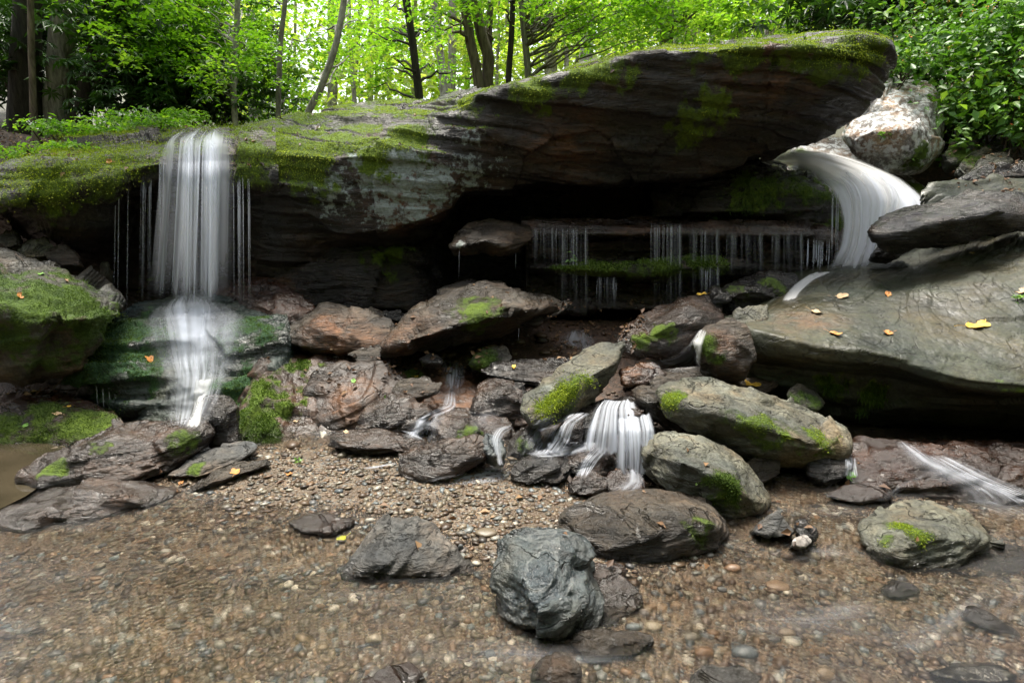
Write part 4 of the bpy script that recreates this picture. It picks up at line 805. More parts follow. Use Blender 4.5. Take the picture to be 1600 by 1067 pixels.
def drape(name, rows, mat, parent, nu=40, nv=50, off=.018, edge=.4, v_in=.08, v_out=.12, seed=0, sm=6):
    """thin running water laid over the rock surfaces below it"""
    C = np.array(rows, float); S = crom(C, nv); S = np.stack([crom(S[i], nu) for i in range(nv)])
    P = np.zeros((nv, nu, 3))
    for i in range(nv):
        for j in range(nu):
            h = hit(S[i, j, 0], S[i, j, 1])
            P[i, j] = h[0] if h else G(S[i, j, 0], S[i, j, 1], .02)
    Yd = P[..., 1].copy(); Y0 = Yd.copy()
    for _ in range(sm):
        Q = np.pad(Yd, 1, mode='edge'); Yd = (Q[:-2, 1:-1] + Q[2:, 1:-1] + Q[1:-1, :-2] + Q[1:-1, 2:] + Yd) / 5
    Yd = np.minimum(Yd, Y0 + .004) - off
    for i in range(nv):
        for j in range(nu): P[i, j] = A(S[i, j, 0], S[i, j, 1], Yd[i, j])
    u = np.broadcast_to(np.linspace(0, 1, nu)[None], (nv, nu)); v = np.broadcast_to(np.linspace(0, 1, nv)[:, None], (nv, nu))
    return mk(name, P.reshape(-1, 3), grid_faces(nv, nu), mat, parent, None, {'dens': dens_grid(nu, nv, edge, v_in, v_out)}, np.stack([u.ravel(), v.ravel()], 1))

S_FALL = silk_mat('falling water', 11, .22, .28, .68, .95, .06)
S_FALL2 = silk_mat('fine falling water', 26, .2, .42, .7, .5, 0., det=3.)
S_WHITE = silk_mat('white rushing water', 3.5, .5, .05, .7, 1., .72, (.97, .97, .98), det=1.)
S_RUN = silk_mat('thin running water', 14, 1.1, .3, .7, .78, .05, det=3.)
S_STR = silk_mat('water strand', 1, 2, .2, .7, .42, .05)
S_MIST = silk_mat('soft foam', 4, .8, .2, .75, .75, .12)
S_VEIL = silk_mat('thin drip veil', 7, .15, .42, .75, .5, 0., det=3.)
S_FAINT = silk_mat('milky ripple and sheen', 2.5, 1.5, .25, .9, .24, 0.)  # thin whitish film; on the riffle it also paints the water's sheen

# tall fall at the left
W = empty('waterfall', A(300, 455, 5.0), 'tall silky white waterfall pouring over the left end of the ledge', 'waterfall')
def fall(cols, mat, nu, ripple, edge, seed, vin, vout):
    """cols: for each column across the fall, its lip position, foot position and forward throw"""
    rows = []
    for f, (dy, dY) in enumerate(((-20, 1.25), (-11, .62), (-3, .2), (4, .03), (14, -.05), (34, -.09), (70, -.13), (None, None))):
        r_ = []
        for xl, yl, xb, yb, th in cols:
            if dy is None: r_.append(A(xb, yb, 5.05 - th))
            else:
                k = max(0, dy) / (yb - yl); up = -min(0, dy) / 20
                r_.append(A(xl + (xb - xl) * k + up * (355 - xl) * .35, yl + dy, 5.2 + dY - th * min(1, max(0, dy) / 70)))
        rows.append(r_)
    return patch('water_sheet', rows, mat, W, nu, 130, ripple, edge, vin, vout, seed)
fall([(258, 222, 234, 462, .1), (298, 218, 286, 468, .12), (330, 217, 322, 470, .12), (374, 216, 371, 470, .1)], S_FALL, 100, .05, .55, 2, .42, .04)
fall([(286, 219, 276, 468, .2), (306, 218, 302, 472, .22), (326, 218, 324, 472, .22), (346, 216, 342, 470, .2)], S_FALL2, 70, .05, .6, 3, .5, .04)
fall([(318, 218, 318, 470, .26), (326, 218, 326, 472, .27), (334, 217, 332, 472, .27), (342, 217, 339, 470, .26)], S_FALL, 40, .02, .9, 5, .45, .04)
fall([(288, 219, 284, 468, .26), (294, 219, 290, 472, .27), (300, 218, 297, 472, .27), (306, 218, 303, 470, .26)], S_FALL, 40, .02, .9, 9, .45, .04)
rs = np.random.default_rng(21)
for x0, n in ((186, 2), (199, 1), (222, 5), (236, 5), (252, 3), (366, 4), (374, 3), (383, 2), (393, 1)):
    for k in range(n):
        xx = x0 + rs.normal(0, 4.5); yy = 272 + rs.uniform(2, 12) if x0 < 250 or x0 > 365 else 245; ye = rs.uniform(450, 495); Y0 = 5.1 + rs.uniform(-.04, .04); dx = (xx - 320) * .03
        rad = rs.uniform(.0015, .0042)
        strand('strand', [A(xx, yy, Y0), A(xx + dx * .5, yy + 40, Y0 - .04), A(xx + dx, ye, Y0 - .08)], rad, rad * 1.2, S_STR, W)
drape('splash_veil', [[(258, 470), (285, 455), (312, 455), (350, 474)], [(225, 500), (270, 480), (325, 480), (380, 495)], [(230, 535), (280, 520), (325, 520), (380, 530)], [(245, 565), (285, 560), (325, 560), (365, 565)], [(258, 590), (290, 590), (325, 590), (355, 590)], [(255, 630), (285, 630), (315, 630), (345, 625)], [(258, 665), (280, 665), (300, 665), (320, 660)]],
      S_RUN, W, 70, 110, .03, .8, .15, .06, 4)
drape('splash_veil', [[(262, 475), (285, 460), (310, 460), (335, 475)], [(250, 495), (280, 478), (322, 480), (362, 500)], [(268, 520), (285, 515), (320, 515), (345, 522)], [(262, 550), (285, 548), (310, 548), (335, 550)], [(268, 575), (285, 575), (305, 575), (320, 575)]], S_MIST, W, 60, 80, .05, 1., .3, .25, 5)
drape('splash_veil', [[(250, 478), (285, 458), (312, 458), (358, 478)], [(215, 505), (270, 478), (330, 480), (395, 505)], [(225, 545), (280, 520), (325, 520), (385, 540)], [(240, 590), (285, 570), (325, 570), (370, 585)], [(255, 640), (285, 630), (315, 625), (345, 620)]], S_MIST, W, 60, 80, .06, 1., .3, .35, 31)
drape('splash_veil', [[(305, 590), (312, 592), (322, 592), (335, 588)], [(302, 612), (308, 612), (318, 612), (328, 608)], [(300, 640), (306, 640), (312, 640), (318, 636)], [(288, 668), (296, 668), (306, 668), (314, 664)]], S_WHITE, W, 24, 50, .04, .6, .1, .1, 6)
for x0, y0, y1 in ((180, 612, 662), (184, 618, 664), (211, 632, 664), (216, 640, 664), (170, 605, 655), (194, 620, 662), (150, 596, 640), (160, 600, 650)):
    strand('strand', [A(x0, y0, 4.12), A(x0 + 1.5, (y0 + y1) / 2, 4.06), A(x0 + 2.5, y1, 4.04)], .004, .005, S_STR, W)

# the chute at the right
W = empty('waterfall', A(1340, 415, 5.3), 'broad white chute rushing past the right end of the overhang', 'waterfall')
rowsC = ([(1165, 262, 6.5), (1205, 244, 6.55), (1235, 236, 6.6), (1258, 232, 6.6)], [(1210, 258, 6.2), (1255, 247, 6.2), (1295, 244, 6.2), (1338, 250, 6.25)], [(1258, 274, 5.95), (1310, 266, 5.9), (1360, 266, 5.95), (1405, 280, 6.0)],
         [(1288, 296, 5.75), (1335, 288, 5.7), (1388, 290, 5.7), (1440, 308, 5.8)], [(1304, 320, 5.6), (1345, 312, 5.5), (1398, 315, 5.5), (1462, 330, 5.6)], [(1312, 350, 5.45), (1345, 350, 5.36), (1390, 350, 5.36), (1450, 355, 5.4)], [(1306, 385, 5.4), (1340, 385, 5.28), (1375, 385, 5.28), (1420, 385, 5.3)], [(1288, 424, 5.35), (1325, 424, 5.2), (1360, 424, 5.2), (1395, 424, 5.2)])
boulder('chute_rock', 'sloping bedrock under the white water of the chute', [(1215, 262), (1262, 250), (1330, 262), (1400, 285), (1450, 325), (1450, 360), (1420, 400), (1360, 430), (1310, 425), (1318, 360), (1306, 320), (1270, 285)], 5.55, 7.3, M_BROWN, (), .5, 5, .03, 3, .01, p=14)
patch('water_sheet', [[A(x, y, Y) for x, y, Y in r] for r in rowsC], S_WHITE, W, 80, 110, .03, .45, .04, .06, 7)
patch('water_sheet', [[A(x - 2, y - 1, Y - .09) for x, y, Y in r] for r in rowsC[2:]], S_FALL, W, 80, 90, .04, .3, .15, .1, 8)
for k in range(26):
    xx = rs.uniform(1262, 1312); y0 = 300 if xx > 1300 else 372; strand('strand', [A(xx, y0, 5.36), A(xx - 1, y0 + 30, 5.3), A(xx - 2, rs.uniform(400, 425), 5.28)], .003, .004, S_STR, W)
drape('splash_veil', [[(1262, 430), (1275, 425), (1290, 424), (1305, 424)], [(1240, 445), (1252, 440), (1262, 440), (1275, 436)], [(1225, 462), (1235, 460), (1245, 458), (1252, 455)], [(1222, 470), (1230, 470), (1238, 468), (1245, 466)]], S_WHITE, W, 24, 40, .04, .5, .1, .1, 9)

# dripping curtains along the shelf
def curtain(label, spans, seed):
    r = np.random.default_rng(seed); x0 = spans[0][0]
    W = empty('dripping_water', A(x0, 480, 5.4), label, 'dripping water', 'curtains of drips along the shelf')
    for xa, xb, ya, yb, n, Y, rad in spans:
        if xb - xa > 20: patch('veil', [[A(x, ya + (yb - ya) * f - 4, Y - .08 * f) for x in np.linspace(xa, xb, 4)] for f in (0, .3, .65, 1.1)], S_VEIL, W, 60, 30, .01, .25, .12, .5, int(xa))
        n = (n + 1) // 3
        for k in range(n):
            x = r.uniform(xa, xb); y1 = ya + (yb - ya) * r.uniform(.45, 1.05); rr = rad * r.uniform(.3, 1.)
            strand('strand', [A(x, ya, Y + .03), A(x - .4, ya + 14, Y - .02), A(x - .8, y1, Y - .05)], rr, rr * 1.15, S_STR, W)
curtain('thin curtain of drips falling from the shelf left of the small leafy plant', [(828, 870, 358, 415, 7, 5.5, .003), (868, 925, 357, 485, 16, 5.46, .0042), (894, 902, 357, 485, 5, 5.44, .006)], 1)
curtain('wide curtain of drips in the middle of the shelf', [(1012, 1072, 352, 470, 26, 5.42, .0042), (1044, 1066, 352, 475, 8, 5.4, .006), (1072, 1130, 360, 460, 10, 5.42, .003)], 2)
curtain('sparse drips at the right end of the shelf beside the chute', [(1130, 1200, 366, 430, 6, 5.38, .0022), (1200, 1262, 366, 440, 7, 5.35, .0022)], 3)
curtain('few drips from the lower mossy ledge in front of the dark recess', [(930, 965, 436, 480, 8, 5.32, .003), (1088, 1128, 420, 465, 10, 5.28, .004)], 4)
curtain('pair of thin drips falling from the pointed rock knob', [(713, 719, 388, 440, 3, 5.28, .003), (804, 812, 388, 455, 3, 5.35, .003)], 5)
curtain('short drips under the layered brown rock', [(805, 816, 505, 550, 3, 4.6, .0028), (678, 680, 535, 555, 1, 4.5, .003)], 6)

# centre cascade and the little ones
W = empty('cascade', A(960, 750, 3.0), 'white fan shaped cascade in the centre between tilted slab and grey boulder', 'cascade')
patch('water_sheet', [[A(x, y, Y) for x, y, Y in r] for r in (
    [(935, 626, 3.6), (955, 622, 3.6), (975, 622, 3.6), (990, 624, 3.6)], [(925, 640, 3.35), (948, 634, 3.3), (970, 634, 3.3), (995, 640, 3.34)], [(912, 670, 3.22), (942, 668, 3.15), (972, 668, 3.15), (1005, 668, 3.2)], [(905, 700, 3.18), (938, 704, 3.1), (975, 704, 3.1), (1015, 690, 3.15)])], S_FALL, W, 70, 60, .04, .25, .05, .08, 11)
patch('water_sheet', [[A(x, y, Y) for x, y, Y in r] for r in (
    [(962, 650, 3.22), (980, 648, 3.2), (1000, 646, 3.2), (1014, 640, 3.22)], [(962, 672, 3.1), (982, 670, 3.06), (1005, 670, 3.06), (1022, 668, 3.1)], [(960, 705, 3.05), (984, 708, 3.0), (1004, 708, 3.0), (1023, 695, 3.05)], [(958, 735, 3.02), (985, 740, 2.97), (1000, 740, 2.97), (1022, 705, 3.02)])], S_FALL, W, 50, 50, .03, .3, .05, .12, 12)
drape('water_veil', [[(885, 648), (898, 644), (912, 644), (925, 646)], [(858, 668), (872, 662), (888, 662), (902, 662)], [(845, 690), (860, 688), (878, 688), (892, 688)], [(828, 708), (845, 708), (862, 710), (880, 710)]], S_RUN, W, 40, 50, .05, .5, .06, .1, 13)
drape('water_veil', [[(940, 692), (925, 690), (905, 690), (890, 690)], [(935, 700), (915, 700), (895, 700), (875, 696)], [(890, 712), (875, 710), (860, 708), (845, 704)], [(845, 715), (835, 713), (828, 711), (820, 708)]], S_MIST, W, 30, 40, .04, .6, .1, .15, 14)
drape('water_veil', [[(925, 700), (935, 698), (945, 698), (955, 700)], [(905, 725), (915, 722), (925, 722), (935, 722)], [(898, 745), (906, 745), (914, 745), (920, 742)]], S_RUN, W, 24, 30, .04, .5, .1, .2, 15)
drape('water_veil', [[(975, 735), (985, 732), (995, 732), (1005, 730)], [(975, 752), (985, 752), (998, 752), (1010, 748)], [(945, 768), (965, 768), (985, 768), (1005, 764)]], S_MIST, W, 24, 24, .03, 1., .2, .4, 16)
W = empty('cascade', A(775, 730, 3.0), 'small white cascade squeezing past the veined stone into the gravel pool', 'cascade')
patch('water_sheet', [[A(x, y, Y) for x, y, Y in r] for r in ([(798, 662, 3.5), (800, 664, 3.5), (802, 668, 3.5)], [(776, 668, 3.3), (784, 670, 3.3), (790, 676, 3.3)], [(765, 685, 3.15), (776, 686, 3.15), (784, 688, 3.15)], [(776, 715, 3.05), (780, 715, 3.05), (785, 715, 3.05)], [(776, 726, 3.0), (782, 726, 3.0), (788, 726, 3.0)])], S_RUN, W, 20, 40, .01, .8, .1, .1, 17)
drape('foam', [[(770, 722), (782, 726), (795, 730), (800, 738)], [(740, 735), (750, 740), (765, 746), (790, 750)], [(700, 742), (712, 748), (730, 752), (755, 756)], [(655, 748), (670, 752), (690, 756), (710, 760)]], S_MIST, W, 30, 50, .012, .7, .1, .4, 18)
W = empty('cascade', A(645, 695, 3.6), 'thin white trickle curling down the bedrock behind the plank shaped rock', 'cascade')
drape('water_veil', [[(698, 608), (702, 606), (706, 606), (712, 608)], [(690, 635), (697, 632), (705, 632), (714, 634)], [(672, 645), (680, 640), (692, 640), (705, 644)], [(648, 660), (654, 656), (662, 654), (668, 656)], [(645, 675), (650, 673), (656, 671), (660, 670)], [(625, 672), (640, 676), (655, 680), (668, 682)], [(660, 688), (665, 688), (670, 690), (676, 692)]], S_RUN, W, 24, 70, .02, .5, .15, .1, 19)
drape('foam', [[(625, 726), (620, 722), (615, 725), (610, 728)], [(600, 730), (595, 727), (590, 729), (582, 732)], [(575, 732), (570, 730), (565, 731), (560, 733)]], S_MIST, W, 16, 20, .01, .6, .2, .3, 20)
drape('water_veil', [[(690, 560), (700, 560), (715, 562), (725, 566)], [(690, 585), (702, 584), (716, 584), (728, 588)], [(694, 612), (702, 610), (712, 610), (722, 612)]], S_RUN, W, 24, 30, .02, .8, .3, .3, 41)
drape('water_veil', [[(735, 640), (750, 636), (770, 636), (790, 640)], [(730, 655), (750, 652), (772, 652), (795, 656)], [(728, 680), (750, 678), (772, 676), (790, 676)]], S_FAINT, W, 30, 30, .02, .8, .2, .3, 42)
drape('water_veil', [[(640, 660), (655, 652), (680, 648), (705, 650)], [(636, 672), (650, 668), (668, 666), (690, 668)], [(626, 684), (645, 686), (660, 688), (680, 690)]], S_MIST, W, 30, 30, .02, .9, .2, .3, 45)
drape('water_veil', [[(830, 660), (850, 652), (870, 648), (885, 648)], [(815, 690), (835, 684), (855, 680), (875, 682)], [(800, 718), (822, 712), (845, 710), (868, 712)]], S_MIST, W, 36, 40, .03, 1., .15, .3, 46)
W = empty('cascade', A(1050, 570, 3.8), 'short white rush left of the upright tan rock', 'cascade')
drape('water_veil', [[(1092, 515), (1096, 514), (1100, 514), (1106, 516)], [(1078, 535), (1084, 534), (1092, 535), (1098, 540)], [(1060, 552), (1075, 550), (1088, 553), (1096, 558)], [(1030, 562), (1050, 564), (1075, 568), (1095, 572)], [(1000, 570), (1020, 574), (1045, 578), (1070, 578)]], S_WHITE, W, 30, 50, .03, .5, .1, .25, 21)
drape('foam', [[(880, 520), (895, 515), (910, 515), (925, 522)], [(870, 532), (890, 530), (912, 530), (935, 534)], [(880, 545), (895, 547), (910, 547), (925, 543)]], S_MIST, W, 24, 24, .02, 1., .4, .4, 22)
W = empty('side_stream', A(1480, 770, 3.0), 'milky side stream sliding over the rust red bedrock at lower right', 'stream')
drape('water_veil', [[(1395, 690), (1405, 688), (1415, 690), (1425, 694)], [(1420, 722), (1440, 718), (1460, 722), (1480, 728)], [(1445, 745), (1475, 738), (1510, 742), (1545, 752)], [(1500, 775), (1530, 765), (1570, 772), (1610, 785)], [(1510, 800), (1560, 792), (1610, 798), (1660, 806)]], S_MIST, W, 50, 60, .02, 1., .1, .3, 23)
drape('water_veil', [[(1450, 735), (1448, 738), (1446, 742), (1444, 748)], [(1420, 745), (1418, 750), (1416, 756), (1415, 764)], [(1395, 765), (1392, 770), (1390, 775), (1385, 782)], [(1375, 772), (1372, 776), (1370, 780), (1366, 784)]], S_FAINT, W, 24, 36, .02, .7, .1, .3, 24)
drape('water_veil', [[(1320, 716), (1326, 714), (1332, 714), (1338, 716)], [(1320, 730), (1326, 730), (1332, 730), (1340, 730)], [(1318, 744), (1326, 745), (1334, 745), (1342, 744)]], S_RUN, W, 20, 24, .03, .4, .1, .15, 25)
drape('water_veil', [[(1440, 715), (1455, 710), (1475, 712), (1500, 718)], [(1480, 745), (1505, 738), (1535, 742), (1570, 750)], [(1530, 768), (1560, 762), (1600, 770), (1640, 778)], [(1580, 790), (1620, 786), (1660, 792), (1700, 798)]], S_RUN, W, 40, 50, .025, .9, .1, .2, 43)
drape('foam', [[(1480, 785), (1500, 780), (1530, 778), (1560, 780)], [(1520, 800), (1550, 798), (1590, 798), (1630, 800)], [(1560, 815), (1600, 815), (1640, 818), (1680, 822)]], S_MIST, W, 40, 30, .015, 1., .3, .4, 44)
W = empty('riffle', G(1300, 950), 'faint milky riffle and painted sheen on the shallow water at lower right', 'riffle')
def foam_sheen(rows, seed):
    patch('foam', [[np.array(G(x, y, .022)) for x, y in r_] for r_ in rows], S_FAINT, W, 40, 50, .0, 1., .35, .45, seed)  # foam streaks that also carry the surface sheen as whitish colour
for k, rows in enumerate(([[(1430, 985), (1400, 965), (1370, 945), (1340, 925)], [(1340, 1000), (1320, 975), (1300, 950), (1280, 930)], [(1230, 1000), (1210, 975), (1195, 955), (1180, 935)], [(1120, 990), (1110, 975), (1100, 962), (1090, 950)]],
                         [[(1600, 900), (1570, 910), (1540, 915), (1510, 920)], [(1560, 950), (1530, 950), (1490, 955), (1450, 950)], [(1480, 1000), (1450, 990), (1410, 985), (1370, 975)], [(1400, 1030), (1370, 1015), (1330, 1005), (1290, 1000)]],
                         [[(1330, 848), (1335, 856), (1335, 866), (1330, 876)], [(1280, 846), (1278, 856), (1275, 868), (1270, 880)], [(1220, 866), (1222, 872), (1225, 880), (1228, 888)]],
                         [[(1700, 830), (1690, 850), (1680, 870), (1670, 890)], [(1610, 905), (1600, 920), (1590, 935), (1580, 950)], [(1500, 1000), (1490, 1020), (1480, 1040), (1470, 1060)]],
                         [[(1000, 1000), (1000, 1015), (1000, 1030), (1000, 1045)], [(900, 1005), (890, 1020), (880, 1035), (870, 1050)], [(780, 995), (760, 1010), (740, 1030), (720, 1045)], [(640, 990), (620, 1005), (600, 1020), (580, 1035)]])):
    foam_sheen(rows, 60 + k)
# ------------------------------------------------------------------ vegetation
def leaves(P, Nrm, size, r, aspect=.5, fold=.25, tone=None, dirs=None):
    n = len(P); P = np.asarray(P); size = np.broadcast_to(size, n)
    N = Nrm / np.linalg.norm(Nrm, axis=1)[:, None]
    d = r.normal(0, 1, (n, 3)) if dirs is None else np.asarray(dirs, float)
    d = d - N * np.sum(d * N, 1)[:, None]; d /= np.maximum(np.linalg.norm(d, axis=1), 1e-6)[:, None]
    s = np.cross(N, d); L = size[:, None]
    a = P; tip = P + d * L - N * L * .12; m = P + d * L * .45 + N * L * .04
    l = m + s * L * aspect * .5 + N * L * fold * .3; q = m - s * L * aspect * .5 + N * L * fold * .3
    V = np.stack([a, q, tip, l], 1).reshape(-1, 3); b = np.arange(n)[:, None] * 4
    Fc = np.concatenate([b + [0, 1, 2], b + [0, 2, 3]])
    tone = r.random(n) if tone is None else tone
    return V, Fc, np.repeat(np.clip(tone, 0, 1), 4)
def jl(parts):
    V, Fc = join([(p[0], p[1]) for p in parts]); return V, Fc, np.concatenate([p[2] for p in parts])

L_BRIGHT = leaf_mat('sunlit leaves', [(0, (.075, .19, .018)), (.5, (.17, .36, .035)), (1, (.32, .50, .08))], .6, .5)
L_MID = leaf_mat('green leaves', [(0, (.035, .09, .01)), (.5, (.08, .18, .016)), (1, (.16, .28, .03))], .5, .45)
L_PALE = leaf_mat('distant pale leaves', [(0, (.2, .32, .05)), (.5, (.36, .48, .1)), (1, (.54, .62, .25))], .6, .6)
L_DARK = leaf_mat('dark evergreen leaves', [(0, (.02, .055, .011)), (.6, (.045, .12, .022)), (1, (.11, .21, .05))], .3, .35)
L_BANK = leaf_mat('bank plant leaves', [(0, (.035, .10, .018)), (.5, (.10, .24, .035)), (1, (.26, .42, .08))], .4, .4)
BK_GREY = plain_mat('grey bark', (.09, .082, .072), (.34, .32, .29), 7, .9, (3, 3, .6), .9)
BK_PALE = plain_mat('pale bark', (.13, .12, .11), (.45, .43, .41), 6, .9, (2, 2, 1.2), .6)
BK_DARK = plain_mat('dark bark', (.010, .008, .007), (.05, .042, .036), 9, .9, (3, 3, .6), .9)
BK_BROWN = plain_mat('brown bark', (.05, .038, .029), (.22, .175, .14), 8, .9, (3, 3, .5), .9)
M_TWIG = plain_mat('twig bark', (.03, .02, .015), (.11, .08, .06), 20, .9)
M_FLOWW = plain_mat('white petals', (.6, .62, .62), (.8, .8, .8), 20, .8)
M_FLOWO = plain_mat('orange petals', (.5, .14, .02), (.75, .3, .03), 20, .7)

TREES = []
def tree(label, pts, Y, wpx, bark, top=9., name='tree', flare=1.25, fork=None):
    """trunk through photo positions pts (top to bottom), carried on up out of the picture"""
    r = np.random.default_rng(int(pts[0][0] * 13 + Y * 7))
    P = [np.array(A(x, y, Y)) for x, y in pts][::-1]
    base = P[0].copy(); gz = float(ground_z(base[None, 0], base[None, 1])[0]) - .15
    if base[2] > gz: P.insert(0, np.array([base[0] + (base[0] - P[1][0]) * .1, base[1], gz]))
    d = P[-1] - P[-2]; d = d / max(d[2], .3); d[:2] *= .45
    while P[-1][2] < top: P.append(P[-1] + d * .9 + np.array([r.normal(0, .05), r.normal(0, .05), 0]))
    P = np.array(P); C = crom(P, 40); r0 = wpx * Y / F / 2
    h = (C[:, 2] - C[0, 2]) / (C[-1, 2] - C[0, 2]); rad = r0 * (1.06 - .75 * h) * (1 + (flare - 1) * np.exp(-h * 40))
    C[:, :2] += r0 * .25 * np.stack([fbm(np.stack([C[:, 2], 0 * h, 0 * h + Y], 1), 2, 5), fbm(np.stack([C[:, 2], 0 * h + 9, 0 * h + Y], 1), 2, 6)], 1)
    root = empty(name, tuple(C[0]), label, 'tree')
    parts = [tube(C, rad, 12)]
    V, Fc = parts[0]; nn = vnormals(V, Fc); V = V + nn * (r0 * .14 * fbm(V * np.array([9, 9, 2.5]) / max(r0 * 6, .3), 4, int(Y * 3)))[:, None]
    T = {'root': root, 'C': C, 'r': rad, 'Y': Y, 'bark': bark, 'sprays': [], 'trunk': [(V, Fc)], 'rng': r, 'px': pts[0][0]}
    TREES.append(T); return T
def add_spray(T, c, size, n, mat_tone, leaf, flat=.28, tilt=.5):
    """one branch from the trunk carrying a flat fan of leaves"""
    r = T['rng']; c = np.array(c); C = T['C']
    i = int(np.argmin(np.abs(C[:, 2] - (c[2] - .35 * np.hypot(*(c[:2] - C[len(C) // 2, :2]))))))
    i = max(i, 4); s = C[i]; mid = (s + c) / 2 + np.array([0, 0, .18 * np.linalg.norm(c - s) * .5])
    k = np.linspace(0, 1, 8)[:, None]; path = (1 - k) ** 2 * s + 2 * k * (1 - k) * mid + k ** 2 * c
    path[1:-1] += r.normal(0, .03, (6, 3))
    T['trunk'].append(tube(path, np.linspace(min(T['r'][i] * .4, .03), .004, 8), 5))
    out = c - s; out[2] *= .2; out /= max(np.linalg.norm(out), 1e-6); side = np.array([-out[1], out[0], 0.])
    tw = max(3, int(n / 22)); parts = []
    for q in range(tw):
        a = r.uniform(-.9, .9); d = out * math.cos(a) + side * math.sin(a); d[2] += r.normal(-.1, .3)
        b0 = c + r.normal(0, .25, 3) * size * np.array([1, 1, flat * 2.5]); L = size * r.uniform(.5, 1.1)
        t = np.linspace(0, 1, max(4, n // tw)); P = b0 + d * L * t[:, None] - np.array([0, 0, 1]) * (t ** 2)[:, None] * L * .25
        alt = np.where(np.arange(len(t)) % 2, 1, -1)[:, None]; dirs = d * .6 + np.cross(d, [0, 0, 1.]) * alt + r.normal(0, .35, (len(t), 3))
        P = P + dirs * leaf * .3 + r.normal(0, leaf * .5, P.shape)
        N = np.array([0, 0, 1.]) + r.normal(0, tilt, (len(t), 3))
        parts.append(leaves(P, N, leaf * r.uniform(.6, 1.25, len(t)), r, .55, tone=np.clip(mat_tone + r.normal(0, .16, len(t)), 0, 1), dirs=dirs))
    T['sprays'].append(jl(parts))
def finish_tree(T, lmat):
    V, Fc = join(T['trunk']); mk('trunk', V, Fc, T['bark'], T['root'])
    if T['sprays']:
        V, Fc, tn = jl(T['sprays']); mk('crown', V, Fc, lmat, T['root'], attrs={'tone': tn}, shade=False)

t_left = [
    tree('thick dark trunk at the far left edge', [(42, -20), (38, 100), (36, 190)], 8.6, 40, BK_DARK),
    tree('pale grey trunk seen between the two thick trunks at far left', [(76, -20), (70, 60), (62, 170)], 11., 20, BK_PALE),
    tree('thick grey trunk right of the pale trunk at far left', [(97, -20), (93, 80), (88, 178)], 8.8, 36, BK_GREY),
    tree('slim sapling in front of the thick left trunks', [(47, -20), (49, 80), (53, 190)], 7.6, 9, BK_BROWN),
    tree('dark trunk leaning right among the rhododendrons', [(175, -20), (158, 50), (140, 120), (128, 182)], 8.7, 24, BK_DARK)]
t_mid = [
    tree('thin pale birch stem behind the bright left foliage', [(372, -20), (369, 60), (364, 150)], 8.4, 9, BK_PALE),
    tree('thin grey stem with a forked top left of the sky gap', [(446, -20), (438, 70), (434, 190)], 8.6, 8, BK_GREY),
    tree('pale slender trunk leaning strongly to the right in the sky gap', [(540, -20), (525, 70), (500, 140), (478, 186)], 8.2, 10, BK_PALE),
    tree('straight dark speckled trunk left of centre', [(632, -20), (643, 60), (651, 120), (655, 155)], 9.5, 13, BK_DARK)]
t_ctr = [
    tree('left stem of the brown twin trunk above the slab', [(720, -20), (733, 60), (748, 140)], 9.2, 17, BK_BROWN),
    tree('right stem of the brown twin trunk above the slab', [(736, -20), (750, 50), (762, 90), (760, 140)], 9.3, 19, BK_BROWN),
    tree('slim brown stem rising close right of the twin trunk', [(768, -20), (764, 60), (763, 120)], 9.6, 11, BK_BROWN),
    tree('nearly black slightly bowed trunk right of the twin trunk', [(801, -20), (799, 50), (794, 130)], 9., 10, BK_DARK),
    tree('grey lichen spotted trunk right of the black trunk', [(812, -20), (818, 50), (825, 126)], 9.1, 11, BK_GREY)]
t_far = [
    tree('far pale trunk left of the twin trunk', [(676, -20), (685, 60), (694, 130)], 16., 15, BK_PALE),
    tree('far pale trunk in the bright gap right of the grey trunk', [(862, -20), (860, 60), (858, 110)], 18., 11, BK_PALE),
    tree('hazy pinkish trunk half hidden by leaves above the slab', [(920, -20), (918, 40), (916, 100)], 15., 26, BK_PALE),
    tree('far thin pale stem above the middle of the slab', [(780, -20), (778, 60), (776, 120)], 19., 7, BK_PALE),
    tree('far thin pale stem left of the pinkish trunk', [(882, -20), (884, 60), (886, 110)], 17., 8, BK_PALE)]
t_right = [
    tree('stout grey trunk above the high part of the slab', [(1046, -20), (1043, 30), (1041, 70)], 9.6, 22, BK_GREY),
    tree('pale trunk close behind the stout grey trunk', [(1062, -20), (1060, 30), (1058, 66)], 11., 14, BK_PALE),
    tree('far pale trunk above the right part of the slab', [(1108, -20), (1110, 30), (1112, 62)], 15., 10, BK_PALE),
    tree('thin stem in light green leaves near the slab tip', [(1153, -20), (1154, 30), (1156, 62)], 12., 8, BK_GREY),
    tree('slanting far trunk left of the right bank shrubs', [(1215, -20), (1208, 20), (1196, 62)], 14., 8, BK_PALE)]
SP = np.random.default_rng(99)
def fill(ts, box, Yr, n, size, per, tone, leaf):
    x0, x1, y0, y1 = box
    for k in range(n):
        x, y, Y = SP.uniform(x0, x1), SP.uniform(y0, y1), SP.uniform(*Yr)
        T = min(ts, key=lambda T: abs(T['px'] - x) + 25 * abs(T['Y'] - Y))
        add_spray(T, A(x, y, Y), size * SP.uniform(.7, 1.3), per, np.clip(tone + SP.normal(0, .15), .05, .95), leaf)
